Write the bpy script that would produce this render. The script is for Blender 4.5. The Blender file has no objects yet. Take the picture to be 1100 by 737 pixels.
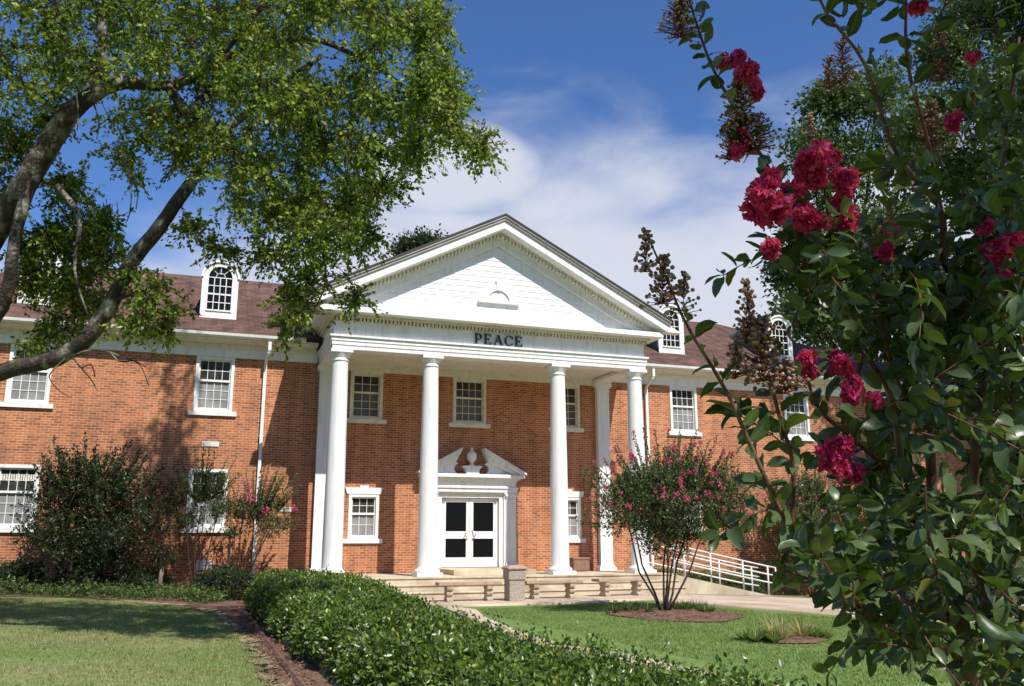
import bpy, bmesh, math, random
import numpy as np
from mathutils import Vector

SC = bpy.context.scene
COL = SC.collection
rad = math.radians
rng = np.random.default_rng(7)
random.seed(7)

# ------------------------------------------------------------------ camera
CAM = np.array([-8.089, -26.449, .964])
_y, _p, _r = rad(19.729), rad(12.64), rad(-.1)
FPX = 942.445
FWD = np.array([math.sin(_y)*math.cos(_p), math.cos(_y)*math.cos(_p), math.sin(_p)])
_R = np.array([math.cos(_y), -math.sin(_y), 0.]); _U = np.cross(_R, FWD)
RGT = _R*math.cos(_r) + _U*math.sin(_r); UPV = np.cross(RGT, FWD)
cd = bpy.data.cameras.new('camera'); cam = bpy.data.objects.new('camera', cd); COL.objects.link(cam)
cd.sensor_width = 36; cd.lens = FPX/1100*36; cd.clip_start = .05; cd.clip_end = 3000
from mathutils import Matrix
M3 = Matrix((tuple(RGT), tuple(UPV), tuple(-FWD))).transposed()
cam.matrix_world = Matrix.Translation(Vector(CAM)) @ M3.to_4x4()
SC.camera = cam

# ------------------------------------------------------------------ world, sun, exposure
LDIR = Vector((-.254, 1., -1.267)).normalized()
SUN_EL = math.asin(-LDIR.z); SUN_ROT = math.atan2(.254, -1.)
w = bpy.data.worlds.new('World'); SC.world = w; w.use_nodes = True
nt = w.node_tree; N = nt.nodes; L = nt.links; N.clear()
def nn(t, **k):
    n = N.new(t)
    for a, b in k.items(): setattr(n, a, b)
    return n
out = nn('ShaderNodeOutputWorld'); bg = nn('ShaderNodeBackground'); bg.inputs['Strength'].default_value = .068
sky = nn('ShaderNodeTexSky', sky_type='NISHITA', sun_disc=False, sun_elevation=SUN_EL, sun_rotation=SUN_ROT)
sky.air_density = 1.0; sky.dust_density = .3; sky.ozone_density = 2.5
tc = nn('ShaderNodeTexCoord'); sep = nn('ShaderNodeSeparateXYZ')
L.new(tc.outputs['Generated'], sep.inputs[0])
mp = nn('ShaderNodeMapping'); mp.inputs['Scale'].default_value = (2.0, 2.0, 5.0); mp.inputs['Location'].default_value = (.35, .1, .62)
L.new(tc.outputs['Generated'], mp.inputs['Vector'])
no = nn('ShaderNodeTexNoise'); no.inputs['Scale'].default_value = 2.6; no.inputs['Detail'].default_value = 7; no.inputs['Roughness'].default_value = .52
no.inputs['Distortion'].default_value = .35
L.new(mp.outputs[0], no.inputs['Vector'])
def mth(op, a, b=None, c=None):
    n = nn('ShaderNodeMath', operation=op)
    for i, v in enumerate((a, b, c)):
        if v is None: continue
        if isinstance(v, (int, float)): n.inputs[i].default_value = v
        else: L.new(v, n.inputs[i])
    return n.outputs[0]
# more cloud low down and to the right (+x), clear blue overhead and left
# azimuth coordinate: x/y of the direction
az = mth('DIVIDE', sep.outputs['X'], mth('MAXIMUM', sep.outputs['Y'], .15))
elv = sep.outputs['Z']
t1 = mth('MULTIPLY', mth('SUBTRACT', .425, elv), 6.5)
t2 = mth('MULTIPLY', mth('SUBTRACT', az, .22), 2.2)
t2 = mth('MINIMUM', mth('MAXIMUM', t2, -.75), .12)
t2 = mth('SUBTRACT', t2, mth('MULTIPLY', mth('LESS_THAN', sep.outputs['Y'], 0.), .5))
t3 = mth('MULTIPLY', mth('SUBTRACT', no.outputs['Fac'], .5), 1.6)
_c0 = FWD + RGT*(478-550)/FPX - UPV*(178-368.5)/FPX; _c0 = _c0/np.linalg.norm(_c0)      # direction of the small bright cumulus
sb_ = nn('ShaderNodeVectorMath', operation='SUBTRACT'); L.new(tc.outputs['Generated'], sb_.inputs[0]); sb_.inputs[1].default_value = tuple(_c0)
sc_ = nn('ShaderNodeVectorMath', operation='MULTIPLY'); L.new(sb_.outputs[0], sc_.inputs[0]); sc_.inputs[1].default_value = (1, 1, 2.2)
ln_ = nn('ShaderNodeVectorMath', operation='LENGTH'); L.new(sc_.outputs[0], ln_.inputs[0])
puff = mth('MULTIPLY', mth('MAXIMUM', mth('SUBTRACT', 1., mth('DIVIDE', ln_.outputs['Value'], .11)), 0.), 1.7)
s = mth('ADD', mth('ADD', mth('ADD', t1, t2), t3), puff)
mr = nn('ShaderNodeMapRange', interpolation_type='SMOOTHSTEP'); mr.inputs['From Min'].default_value = -.25; mr.inputs['From Max'].default_value = .75
mr.inputs['To Min'].default_value = 0; mr.inputs['To Max'].default_value = .93
L.new(s, mr.inputs['Value'])
tint = nn('ShaderNodeMix', data_type='RGBA', blend_type='MULTIPLY'); tint.inputs['Factor'].default_value = 1
tint.inputs['B'].default_value = (.92, 1.29, 1.84, 1)
L.new(sky.outputs[0], tint.inputs['A'])
cm = nn('ShaderNodeMix', data_type='RGBA'); cm.inputs['B'].default_value = (9.0, 9.4, 10.6, 1)
L.new(mr.outputs[0], cm.inputs['Factor']); L.new(tint.outputs['Result'], cm.inputs['A'])
L.new(cm.outputs['Result'], bg.inputs['Color']); L.new(bg.outputs[0], out.inputs['Surface'])

sd = bpy.data.lights.new('sun', 'SUN'); so = bpy.data.objects.new('sun', sd); COL.objects.link(so)
sd.energy = 5.0; sd.angle = rad(.53); sd.color = (1, .955, .88)
so.rotation_euler = LDIR.to_track_quat('-Z', 'Y').to_euler()
SC.view_settings.view_transform = 'Standard'; SC.view_settings.look = 'None'
SC.view_settings.exposure = 0.24; SC.view_settings.gamma = 1
SC.render.engine = 'CYCLES'
SC.render.resolution_x = 1024; SC.render.resolution_y = 686

# ------------------------------------------------------------------ placement helpers
def at(u, v, d):                     # a point seen at (u, v) at depth d metres
    return CAM + (FWD + RGT*(u-550)/FPX - UPV*(v-368.5)/FPX)*d
def sm(t): t = np.clip(t, 0, 1); return t*t*(3-2*t)
def gz(x, y):                        # ground height
    x = np.asarray(x, float); y = np.asarray(y, float)
    return -.52 + .26*sm((-6-x)/7)*sm((y+19)/12) - .05*np.clip(x-4, 0, 9) - .02*np.clip(x-13, 0, 20)
def on_ground(u, v):
    r = FWD + RGT*(u-550)/FPX - UPV*(v-368.5)/FPX
    t = (-.52-CAM[2])/r[2]
    for _ in range(30):
        p = CAM + r*t; t = t*.5 + .5*(gz(p[0], p[1])-CAM[2])/r[2]
    p = CAM + r*t; return np.array([p[0], p[1], float(gz(p[0], p[1]))])

# ------------------------------------------------------------------ materials
def mat(name, col, rough=.6, spec=.5, metal=0.):
    m = bpy.data.materials.new(name); m.use_nodes = True
    b = m.node_tree.nodes['Principled BSDF']
    b.inputs['Base Color'].default_value = (*col, 1); b.inputs['Roughness'].default_value = rough
    b.inputs['Metallic'].default_value = metal; b.inputs['Specular IOR Level'].default_value = spec
    return m
def nodes(m): return m.node_tree.nodes, m.node_tree.links, m.node_tree.nodes['Principled BSDF']
def noise_mat(name, c1, c2, scale=5, rough=.7, bump=.0, bscale=None, c3=None, s3=1., detail=6, spec=.4, stretch=None, bdist=.02):
    m = mat(name, c1, rough, spec); n, l, b = nodes(m)
    tcn = n.new('ShaderNodeTexCoord'); src = tcn.outputs['Object']
    if stretch:
        mpn = n.new('ShaderNodeMapping'); mpn.inputs['Scale'].default_value = stretch; l.new(src, mpn.inputs['Vector']); src = mpn.outputs[0]
    a = n.new('ShaderNodeTexNoise'); a.inputs['Scale'].default_value = scale; a.inputs['Detail'].default_value = detail; l.new(src, a.inputs['Vector'])
    cr = n.new('ShaderNodeValToRGB'); cr.color_ramp.elements[0].position = .36; cr.color_ramp.elements[1].position = .64
    cr.color_ramp.elements[0].color = (*c1, 1); cr.color_ramp.elements[1].color = (*c2, 1); l.new(a.outputs['Fac'], cr.inputs[0])
    o = cr.outputs[0]
    if c3 is not None:
        a3 = n.new('ShaderNodeTexNoise'); a3.inputs['Scale'].default_value = s3; a3.inputs['Detail'].default_value = 4; l.new(tcn.outputs['Object'], a3.inputs['Vector'])
        r3 = n.new('ShaderNodeMapRange'); r3.inputs['From Min'].default_value = .48; r3.inputs['From Max'].default_value = .66; l.new(a3.outputs['Fac'], r3.inputs['Value'])
        mx = n.new('ShaderNodeMix'); mx.data_type = 'RGBA'; mx.inputs['B'].default_value = (*c3, 1); l.new(r3.outputs[0], mx.inputs['Factor']); l.new(o, mx.inputs['A']); o = mx.outputs['Result']
    l.new(o, b.inputs['Base Color'])
    if bump:
        a2 = n.new('ShaderNodeTexNoise'); a2.inputs['Scale'].default_value = bscale or scale*6; a2.inputs['Detail'].default_value = 4; l.new(tcn.outputs['Object'], a2.inputs['Vector'])
        bp = n.new('ShaderNodeBump'); bp.inputs['Strength'].default_value = bump; bp.inputs['Distance'].default_value = bdist; l.new(a2.outputs['Fac'], bp.inputs['Height']); l.new(bp.outputs[0], b.inputs['Normal'])
    return m
def brick_mat(name, ca, cb, cm_, w_, h_, mortar, rough, dark, bump=.5, slope=False):
    m = mat(name, ca, rough, .25); n, l, b = nodes(m)
    tcn = n.new('ShaderNodeTexCoord'); sp = n.new('ShaderNodeSeparateXYZ'); l.new(tcn.outputs['Object'], sp.inputs[0])
    cb_ = n.new('ShaderNodeCombineXYZ')
    if slope:
        l.new(sp.outputs['X'], cb_.inputs['X']); l.new(sp.outputs['Z'], cb_.inputs['Y'])
    else:
        ad = n.new('ShaderNodeMath'); l.new(sp.outputs['X'], ad.inputs[0]); l.new(sp.outputs['Y'], ad.inputs[1])
        l.new(ad.outputs[0], cb_.inputs['X']); l.new(sp.outputs['Z'], cb_.inputs['Y'])
    br = n.new('ShaderNodeTexBrick'); l.new(cb_.outputs[0], br.inputs['Vector'])
    br.inputs['Scale'].default_value = 1; br.inputs['Brick Width'].default_value = w_; br.inputs['Row Height'].default_value = h_
    br.inputs['Mortar Size'].default_value = mortar; br.inputs['Mortar Smooth'].default_value = .2; br.inputs['Bias'].default_value = -.1
    br.inputs['Color1'].default_value = (*ca, 1); br.inputs['Color2'].default_value = (*cb, 1); br.inputs['Mortar'].default_value = (*cm_, 1)
    # single dark bricks: a second brick pattern of the same bond drives a mask
    b2 = n.new('ShaderNodeTexBrick'); l.new(cb_.outputs[0], b2.inputs['Vector'])
    for k in ('Scale', 'Brick Width', 'Row Height', 'Mortar Size', 'Mortar Smooth'): b2.inputs[k].default_value = br.inputs[k].default_value
    b2.inputs['Color1'].default_value = (0, 0, 0, 1); b2.inputs['Color2'].default_value = (1, 1, 1, 1); b2.inputs['Mortar'].default_value = (0, 0, 0, 1); b2.inputs['Bias'].default_value = -.45
    mx = n.new('ShaderNodeMix'); mx.data_type = 'RGBA'; mx.inputs['B'].default_value = (*dark, 1)
    sc = n.new('ShaderNodeMath'); sc.operation = 'MULTIPLY'; sc.inputs[1].default_value = .62; l.new(b2.outputs['Color'], sc.inputs[0])
    l.new(sc.outputs[0], mx.inputs['Factor']); l.new(br.outputs['Color'], mx.inputs['A'])
    nz = n.new('ShaderNodeTexNoise'); nz.inputs['Scale'].default_value = .55; nz.inputs['Detail'].default_value = 5; l.new(tcn.outputs['Object'], nz.inputs['Vector'])
    nr = n.new('ShaderNodeMapRange'); nr.inputs['From Min'].default_value = .3; nr.inputs['From Max'].default_value = .7; nr.inputs['To Min'].default_value = .84; nr.inputs['To Max'].default_value = 1.1; l.new(nz.outputs['Fac'], nr.inputs['Value'])
    nf = n.new('ShaderNodeTexNoise'); nf.inputs['Scale'].default_value = 30; nf.inputs['Detail'].default_value = 3; l.new(cb_.outputs[0], nf.inputs['Vector'])
    nfr = n.new('ShaderNodeMapRange'); nfr.inputs['From Min'].default_value = .3; nfr.inputs['From Max'].default_value = .7; nfr.inputs['To Min'].default_value = .8; nfr.inputs['To Max'].default_value = 1.18; l.new(nf.outputs['Fac'], nfr.inputs['Value'])
    mu0 = n.new('ShaderNodeMath'); mu0.operation = 'MULTIPLY'; l.new(nr.outputs[0], mu0.inputs[0]); l.new(nfr.outputs[0], mu0.inputs[1])
    ms_ = n.new('ShaderNodeMapping'); ms_.inputs['Scale'].default_value = (2.2, .22, 1); l.new(cb_.outputs[0], ms_.inputs['Vector'])
    ns_ = n.new('ShaderNodeTexNoise'); ns_.inputs['Scale'].default_value = 1.6; ns_.inputs['Detail'].default_value = 6; l.new(ms_.outputs[0], ns_.inputs['Vector'])
    nsr = n.new('ShaderNodeMapRange'); nsr.inputs['From Min'].default_value = .32; nsr.inputs['From Max'].default_value = .68; nsr.inputs['To Min'].default_value = .80; nsr.inputs['To Max'].default_value = 1.14; l.new(ns_.outputs['Fac'], nsr.inputs['Value'])
    mu = n.new('ShaderNodeMath'); mu.operation = 'MULTIPLY'; l.new(mu0.outputs[0], mu.inputs[0]); l.new(nsr.outputs[0], mu.inputs[1])
    vm = n.new('ShaderNodeVectorMath'); vm.operation = 'SCALE'; l.new(mx.outputs['Result'], vm.inputs[0]); l.new(mu.outputs[0], vm.inputs['Scale'])
    l.new(vm.outputs[0], b.inputs['Base Color'])
    bp = n.new('ShaderNodeBump'); bp.inputs['Strength'].default_value = bump; bp.inputs['Distance'].default_value = .01; bp.invert = True
    l.new(br.outputs['Fac'], bp.inputs['Height']); l.new(bp.outputs[0], b.inputs['Normal'])
    return m
def streaked(m, lo=.80):
    n, l, b = nodes(m); src = b.inputs['Base Color'].links[0].from_socket
    tcn = n.new('ShaderNodeTexCoord'); ms_ = n.new('ShaderNodeMapping'); ms_.inputs['Scale'].default_value = (5, 5, .5); l.new(tcn.outputs['Object'], ms_.inputs['Vector'])
    a = n.new('ShaderNodeTexNoise'); a.inputs['Scale'].default_value = 2.; a.inputs['Detail'].default_value = 7; l.new(ms_.outputs[0], a.inputs['Vector'])
    r = n.new('ShaderNodeMapRange'); r.inputs['From Min'].default_value = .30; r.inputs['From Max'].default_value = .48; r.inputs['To Min'].default_value = lo; r.inputs['To Max'].default_value = 1.; l.new(a.outputs['Fac'], r.inputs['Value'])
    v = n.new('ShaderNodeVectorMath'); v.operation = 'SCALE'; l.new(src, v.inputs[0]); l.new(r.outputs[0], v.inputs['Scale']); l.new(v.outputs[0], b.inputs['Base Color'])
def leaf_mat(name, c1, c2, trans=.35, rough=.45, spec=.4, c3=None):
    m = mat(name, c1, rough, spec); n, l, b = nodes(m)
    g = n.new('ShaderNodeNewGeometry'); cr = n.new('ShaderNodeValToRGB')
    cr.color_ramp.elements[0].color = (*c1, 1); cr.color_ramp.elements[1].color = (*c2, 1)
    if c3 is not None:
        e = cr.color_ramp.elements.new(.93); e.color = (*c2, 1); cr.color_ramp.elements[-1].color = (*c3, 1)
    l.new(g.outputs['Random Per Island'], cr.inputs[0]); l.new(cr.outputs[0], b.inputs['Base Color'])
    t = n.new('ShaderNodeBsdfTranslucent'); mu = n.new('ShaderNodeVectorMath'); mu.operation = 'MULTIPLY'; mu.inputs[1].default_value = (1.25, 1.35, .6)
    l.new(cr.outputs[0], mu.inputs[0]); l.new(mu.outputs[0], t.inputs['Color'])
    ms = n.new('ShaderNodeMixShader'); ms.inputs[0].default_value = trans
    l.new(b.outputs[0], ms.inputs[1]); l.new(t.outputs[0], ms.inputs[2]); l.new(ms.outputs[0], n['Material Output'].inputs['Surface'])
    return m

M = {}
M['brick'] = brick_mat('brick', (.50, .172, .072), (.34, .105, .045), (.54, .37, .24), .205, .070, .0085, .85, (.115, .042, .032))
M['shingle'] = brick_mat('shingle', (.165, .090, .068), (.095, .054, .043), (.05, .03, .025), .30, .072, .004, .9, (.075, .04, .04), bump=.8, slope=True)
M['white'] = noise_mat('white_paint', (.81, .81, .79), (.77, .77, .75), 1.3, .42, .03, 8, c3=(.74, .735, .70), s3=3.2)
M['column'] = noise_mat('column_paint', (.82, .82, .81), (.78, .78, .77), .8, .4, .03, 4)
M['bounce_cream'] = noise_mat('bounce_warmed_white', (.75, .715, .63), (.70, .665, .575), 1.6, .55, .03, 8, c3=(.62, .57, .47), s3=7.)  # white trim with warm bounce from the floor in its colour, plus stains
M['concrete'] = noise_mat('step_concrete', (.62, .53, .39), (.52, .44, .31), 2.2, .85, .15, 40, c3=(.40, .32, .22), s3=1.2)
M['walk'] = noise_mat('walk_concrete', (.56, .45, .34), (.47, .37, .27), 1.5, .9, .15, 50, c3=(.38, .29, .2), s3=.8)
M['bench'] = noise_mat('bench_stone', (.50, .41, .31), (.38, .30, .22), 9, .9, .3, 60)
M['seat'] = noise_mat('seat_stone', (.46, .34, .25), (.34, .24, .18), 9, .9, .3, 60)
streaked(M['white'], .84); streaked(M['column'], .86); streaked(M['concrete'], .8)
def aggregate():
    m = mat('aggregate', (.4, .36, .3), .9, .2); n, l, b = nodes(m)
    tcn = n.new('ShaderNodeTexCoord'); v = n.new('ShaderNodeTexVoronoi'); v.inputs['Scale'].default_value = 75; l.new(tcn.outputs['Object'], v.inputs['Vector'])
    cr = n.new('ShaderNodeValToRGB'); cr.color_ramp.elements[0].color = (.24, .19, .15, 1); cr.color_ramp.elements[1].color = (.52, .47, .40, 1)
    sp = n.new('ShaderNodeSeparateColor'); l.new(v.outputs['Color'], sp.inputs[0]); l.new(sp.outputs[0], cr.inputs[0]); l.new(cr.outputs[0], b.inputs['Base Color'])
    bp = n.new('ShaderNodeBump'); bp.inputs['Strength'].default_value = .6; bp.inputs['Distance'].default_value = .01; bp.invert = True; l.new(v.outputs['Distance'], bp.inputs['Height']); l.new(bp.outputs[0], b.inputs['Normal'])
    return m
M['aggregate'] = aggregate()
M['lid'] = noise_mat('bin_lid', (.45, .30, .24), (.36, .24, .19), 8, .8, .2, 50)
M['glass_dark'] = mat('dark_glass', (.008, .009, .010), .08, .22)
M['glass_up'] = noise_mat('upper_glass', (.022, .026, .026), (.06, .06, .05), 3.5, .12, 0, spec=.3)
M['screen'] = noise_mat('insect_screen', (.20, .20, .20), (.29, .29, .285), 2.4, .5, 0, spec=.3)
M['screen_shade'] = noise_mat('insect_screen_shade', (.075, .08, .082), (.12, .115, .11), 2.8, .35, 0, spec=.5)  # darker copy of the screen, portico shade put into its colour
M['darkroom'] = mat('dark_interior', (.02, .02, .02), .9)
M['metal'] = mat('pull_handle_metal', (.6, .6, .58), .35, .5, .9)
M['gutter'] = noise_mat('gutter_paint', (.80, .80, .78), (.70, .70, .67), 3, .4)
M['roofedge'] = mat('roof_edge', (.05, .045, .045), .8)
M['greyroll'] = noise_mat('rake_mould_paint', (.50, .46, .43), (.42, .385, .36), 4, .6)
M['letters'] = mat('letter_black', (.012, .012, .014), .45)
M['copper'] = noise_mat('dormer_metal', (.06, .10, .085), (.10, .14, .12), 4, .5)
M['rail'] = noise_mat('rail_paint', (.72, .72, .71), (.62, .61, .59), 6, .4)
M['bark_big'] = noise_mat('lichen_bark', (.075, .055, .042), (.035, .027, .022), 6, .95, .9, 22, c3=(.30, .275, .23), s3=4., stretch=(1, 1, .4), bdist=.03)
M['bark_dark'] = noise_mat('dark_bark', (.055, .04, .03), (.03, .022, .018), 8, .95, .5, 30)
M['bark_myrtle'] = noise_mat('myrtle_bark', (.13, .055, .038), (.07, .03, .022), 14, .6, .3, 60, c3=(.24, .14, .10), s3=9., stretch=(1, 1, .35), bdist=.004)
M['stem_red'] = noise_mat('myrtle_young_stem', (.20, .06, .035), (.10, .03, .02), 30, .6)
M['bark_pale'] = noise_mat('pale_bark', (.22, .17, .14), (.13, .095, .075), 12, .9, .3, 40)
M['leaf_elm'] = leaf_mat('elm_leaf', (.05, .09, .012), (.29, .37, .05), .43, .5, c3=(.44, .45, .07))
M['leaf_myrtle'] = leaf_mat('myrtle_leaf', (.024, .050, .012), (.10, .16, .03), .26, .34, .45, c3=(.26, .25, .06))
M['leaf_myrtle_small'] = leaf_mat('myrtle_leaf_small', (.035, .062, .018), (.14, .195, .06), .3, .5)
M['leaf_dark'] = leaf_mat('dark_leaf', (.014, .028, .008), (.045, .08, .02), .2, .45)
M['leaf_far'] = leaf_mat('far_leaf', (.035, .065, .018), (.11, .165, .045), .25, .5)
M['leaf_hedge'] = leaf_mat('hedge_leaf', (.028, .068, .009), (.155, .235, .04), .28, .33, .5, c3=(.40, .40, .07))
M['leaf_cover'] = leaf_mat('cover_leaf', (.05, .09, .02), (.12, .18, .05), .3, .5)
M['grassblade'] = leaf_mat('grass_blade', (.13, .20, .045), (.26, .34, .105), .3, .6, c3=(.42, .38, .18))
M['grassdry'] = leaf_mat('dry_grass_blade', (.17, .21, .065), (.30, .32, .13), .3, .6, c3=(.46, .38, .22))
M['straw'] = leaf_mat('straw_blade', (.30, .26, .12), (.45, .38, .2), .3, .6)
M['petal'] = leaf_mat('petal_pink', (.60, .025, .18), (.86, .10, .34), .42, .5, c3=(.93, .36, .56))
M['petal_far'] = leaf_mat('petal_rose', (.55, .05, .16), (.80, .14, .30), .3, .6)
M['seed'] = leaf_mat('myrtle_seed', (.34, .12, .10), (.32, .24, .12), .08, .4, c3=(.80, .50, .45))
M['mulch'] = noise_mat('mulch', (.11, .055, .032), (.24, .14, .09), 16, .95, .8, 45, c3=(.085, .04, .025), s3=5.)
M['dirt'] = noise_mat('dry_dirt', (.36, .28, .17), (.22, .19, .09), 9, .95, .5, 45, c3=(.19, .20, .075), s3=3.5)
M['core'] = noise_mat('hedge_inner_shade', (.012, .014, .006), (.028, .026, .012), 9, .95)  # near-black fill standing for the shade inside the hedges
M['planter'] = noise_mat('planter_terracotta', (.26, .15, .10), (.21, .12, .08), 6, .8)
M['pot'] = mat('plastic_pot', (.03, .028, .025), .5)
def grass_ground():
    m = mat('lawn_ground', (.08, .14, .03), .95, .15); n, l, b = nodes(m)
    tcn = n.new('ShaderNodeTexCoord')
    def nz(s, d=5):
        a = n.new('ShaderNodeTexNoise'); a.inputs['Scale'].default_value = s; a.inputs['Detail'].default_value = d; l.new(tcn.outputs['Object'], a.inputs['Vector']); return a.outputs['Fac']
    def ramp(f, a0, a1, lo, hi):
        r = n.new('ShaderNodeValToRGB'); r.color_ramp.elements[0].position = lo; r.color_ramp.elements[1].position = hi
        r.color_ramp.elements[0].color = (*a0, 1); r.color_ramp.elements[1].color = (*a1, 1); l.new(f, r.inputs[0]); return r.outputs[0]
    green = ramp(nz(11, 7), (.11, .185, .045), (.19, .28, .08), .35, .65)
    dry = ramp(nz(7, 7), (.18, .21, .075), (.36, .32, .17), .38, .68)
    sp = n.new('ShaderNodeSeparateXYZ'); l.new(tcn.outputs['Object'], sp.inputs[0])
    mr_ = n.new('ShaderNodeMapRange'); mr_.inputs['From Min'].default_value = -5.4; mr_.inputs['From Max'].default_value = -4.6; mr_.inputs['To Min'].default_value = .85; mr_.inputs['To Max'].default_value = .12; l.new(sp.outputs['X'], mr_.inputs['Value'])
    pn = n.new('ShaderNodeMapRange'); pn.inputs['From Min'].default_value = .38; pn.inputs['From Max'].default_value = .6; l.new(nz(.55, 5), pn.inputs['Value'])
    mu = n.new('ShaderNodeMath'); mu.operation = 'MULTIPLY'; l.new(mr_.outputs[0], mu.inputs[0]); l.new(pn.outputs[0], mu.inputs[1])
    mx = n.new('ShaderNodeMix'); mx.data_type = 'RGBA'; l.new(mu.outputs[0], mx.inputs['Factor']); l.new(green, mx.inputs['A']); l.new(dry, mx.inputs['B'])
    l.new(mx.outputs['Result'], b.inputs['Base Color'])
    bp = n.new('ShaderNodeBump'); bp.inputs['Strength'].default_value = .8; bp.inputs['Distance'].default_value = .04; l.new(nz(38, 3), bp.inputs['Height']); l.new(bp.outputs[0], b.inputs['Normal'])
    return m
M['lawn'] = grass_ground()
def close_leaf(m, under):
    n, l, b = nodes(m); src = b.inputs['Base Color'].links[0].from_socket
    tcn = n.new('ShaderNodeTexCoord'); a = n.new('ShaderNodeTexNoise'); a.inputs['Scale'].default_value = 70; a.inputs['Detail'].default_value = 4; l.new(tcn.outputs['Object'], a.inputs['Vector'])
    r = n.new('ShaderNodeMapRange'); r.inputs['From Min'].default_value = .6; r.inputs['From Max'].default_value = .72; l.new(a.outputs['Fac'], r.inputs['Value'])
    mx = n.new('ShaderNodeMix'); mx.data_type = 'RGBA'; mx.inputs['B'].default_value = (.17, .13, .045, 1); k = n.new('ShaderNodeMath'); k.operation = 'MULTIPLY'; k.inputs[1].default_value = .7; l.new(r.outputs[0], k.inputs[0]); l.new(k.outputs[0], mx.inputs['Factor']); l.new(src, mx.inputs['A'])
    g = n.new('ShaderNodeNewGeometry'); m2 = n.new('ShaderNodeMix'); m2.data_type = 'RGBA'; m2.inputs['B'].default_value = (*under, 1); l.new(g.outputs['Backfacing'], m2.inputs['Factor'])
    at_ = n.new('ShaderNodeAttribute'); at_.attribute_name = 'midrib'; pw = n.new('ShaderNodeMath'); pw.operation = 'POWER'; pw.inputs[1].default_value = 9; l.new(at_.outputs['Fac'], pw.inputs[0]); pk = n.new('ShaderNodeMath'); pk.operation = 'MULTIPLY'; pk.inputs[1].default_value = .55; l.new(pw.outputs[0], pk.inputs[0])
    m3 = n.new('ShaderNodeMix'); m3.data_type = 'RGBA'; m3.inputs['B'].default_value = (.24, .27, .09, 1); l.new(pk.outputs[0], m3.inputs['Factor']); l.new(mx.outputs['Result'], m3.inputs['A']); l.new(m3.outputs['Result'], m2.inputs['A']); l.new(m2.outputs['Result'], b.inputs['Base Color'])
    bp = n.new('ShaderNodeBump'); bp.inputs['Strength'].default_value = .25; bp.inputs['Distance'].default_value = .002; l.new(a.outputs['Fac'], bp.inputs['Height']); l.new(bp.outputs[0], b.inputs['Normal'])
close_leaf(M['leaf_myrtle'], (.10, .145, .055))

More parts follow.
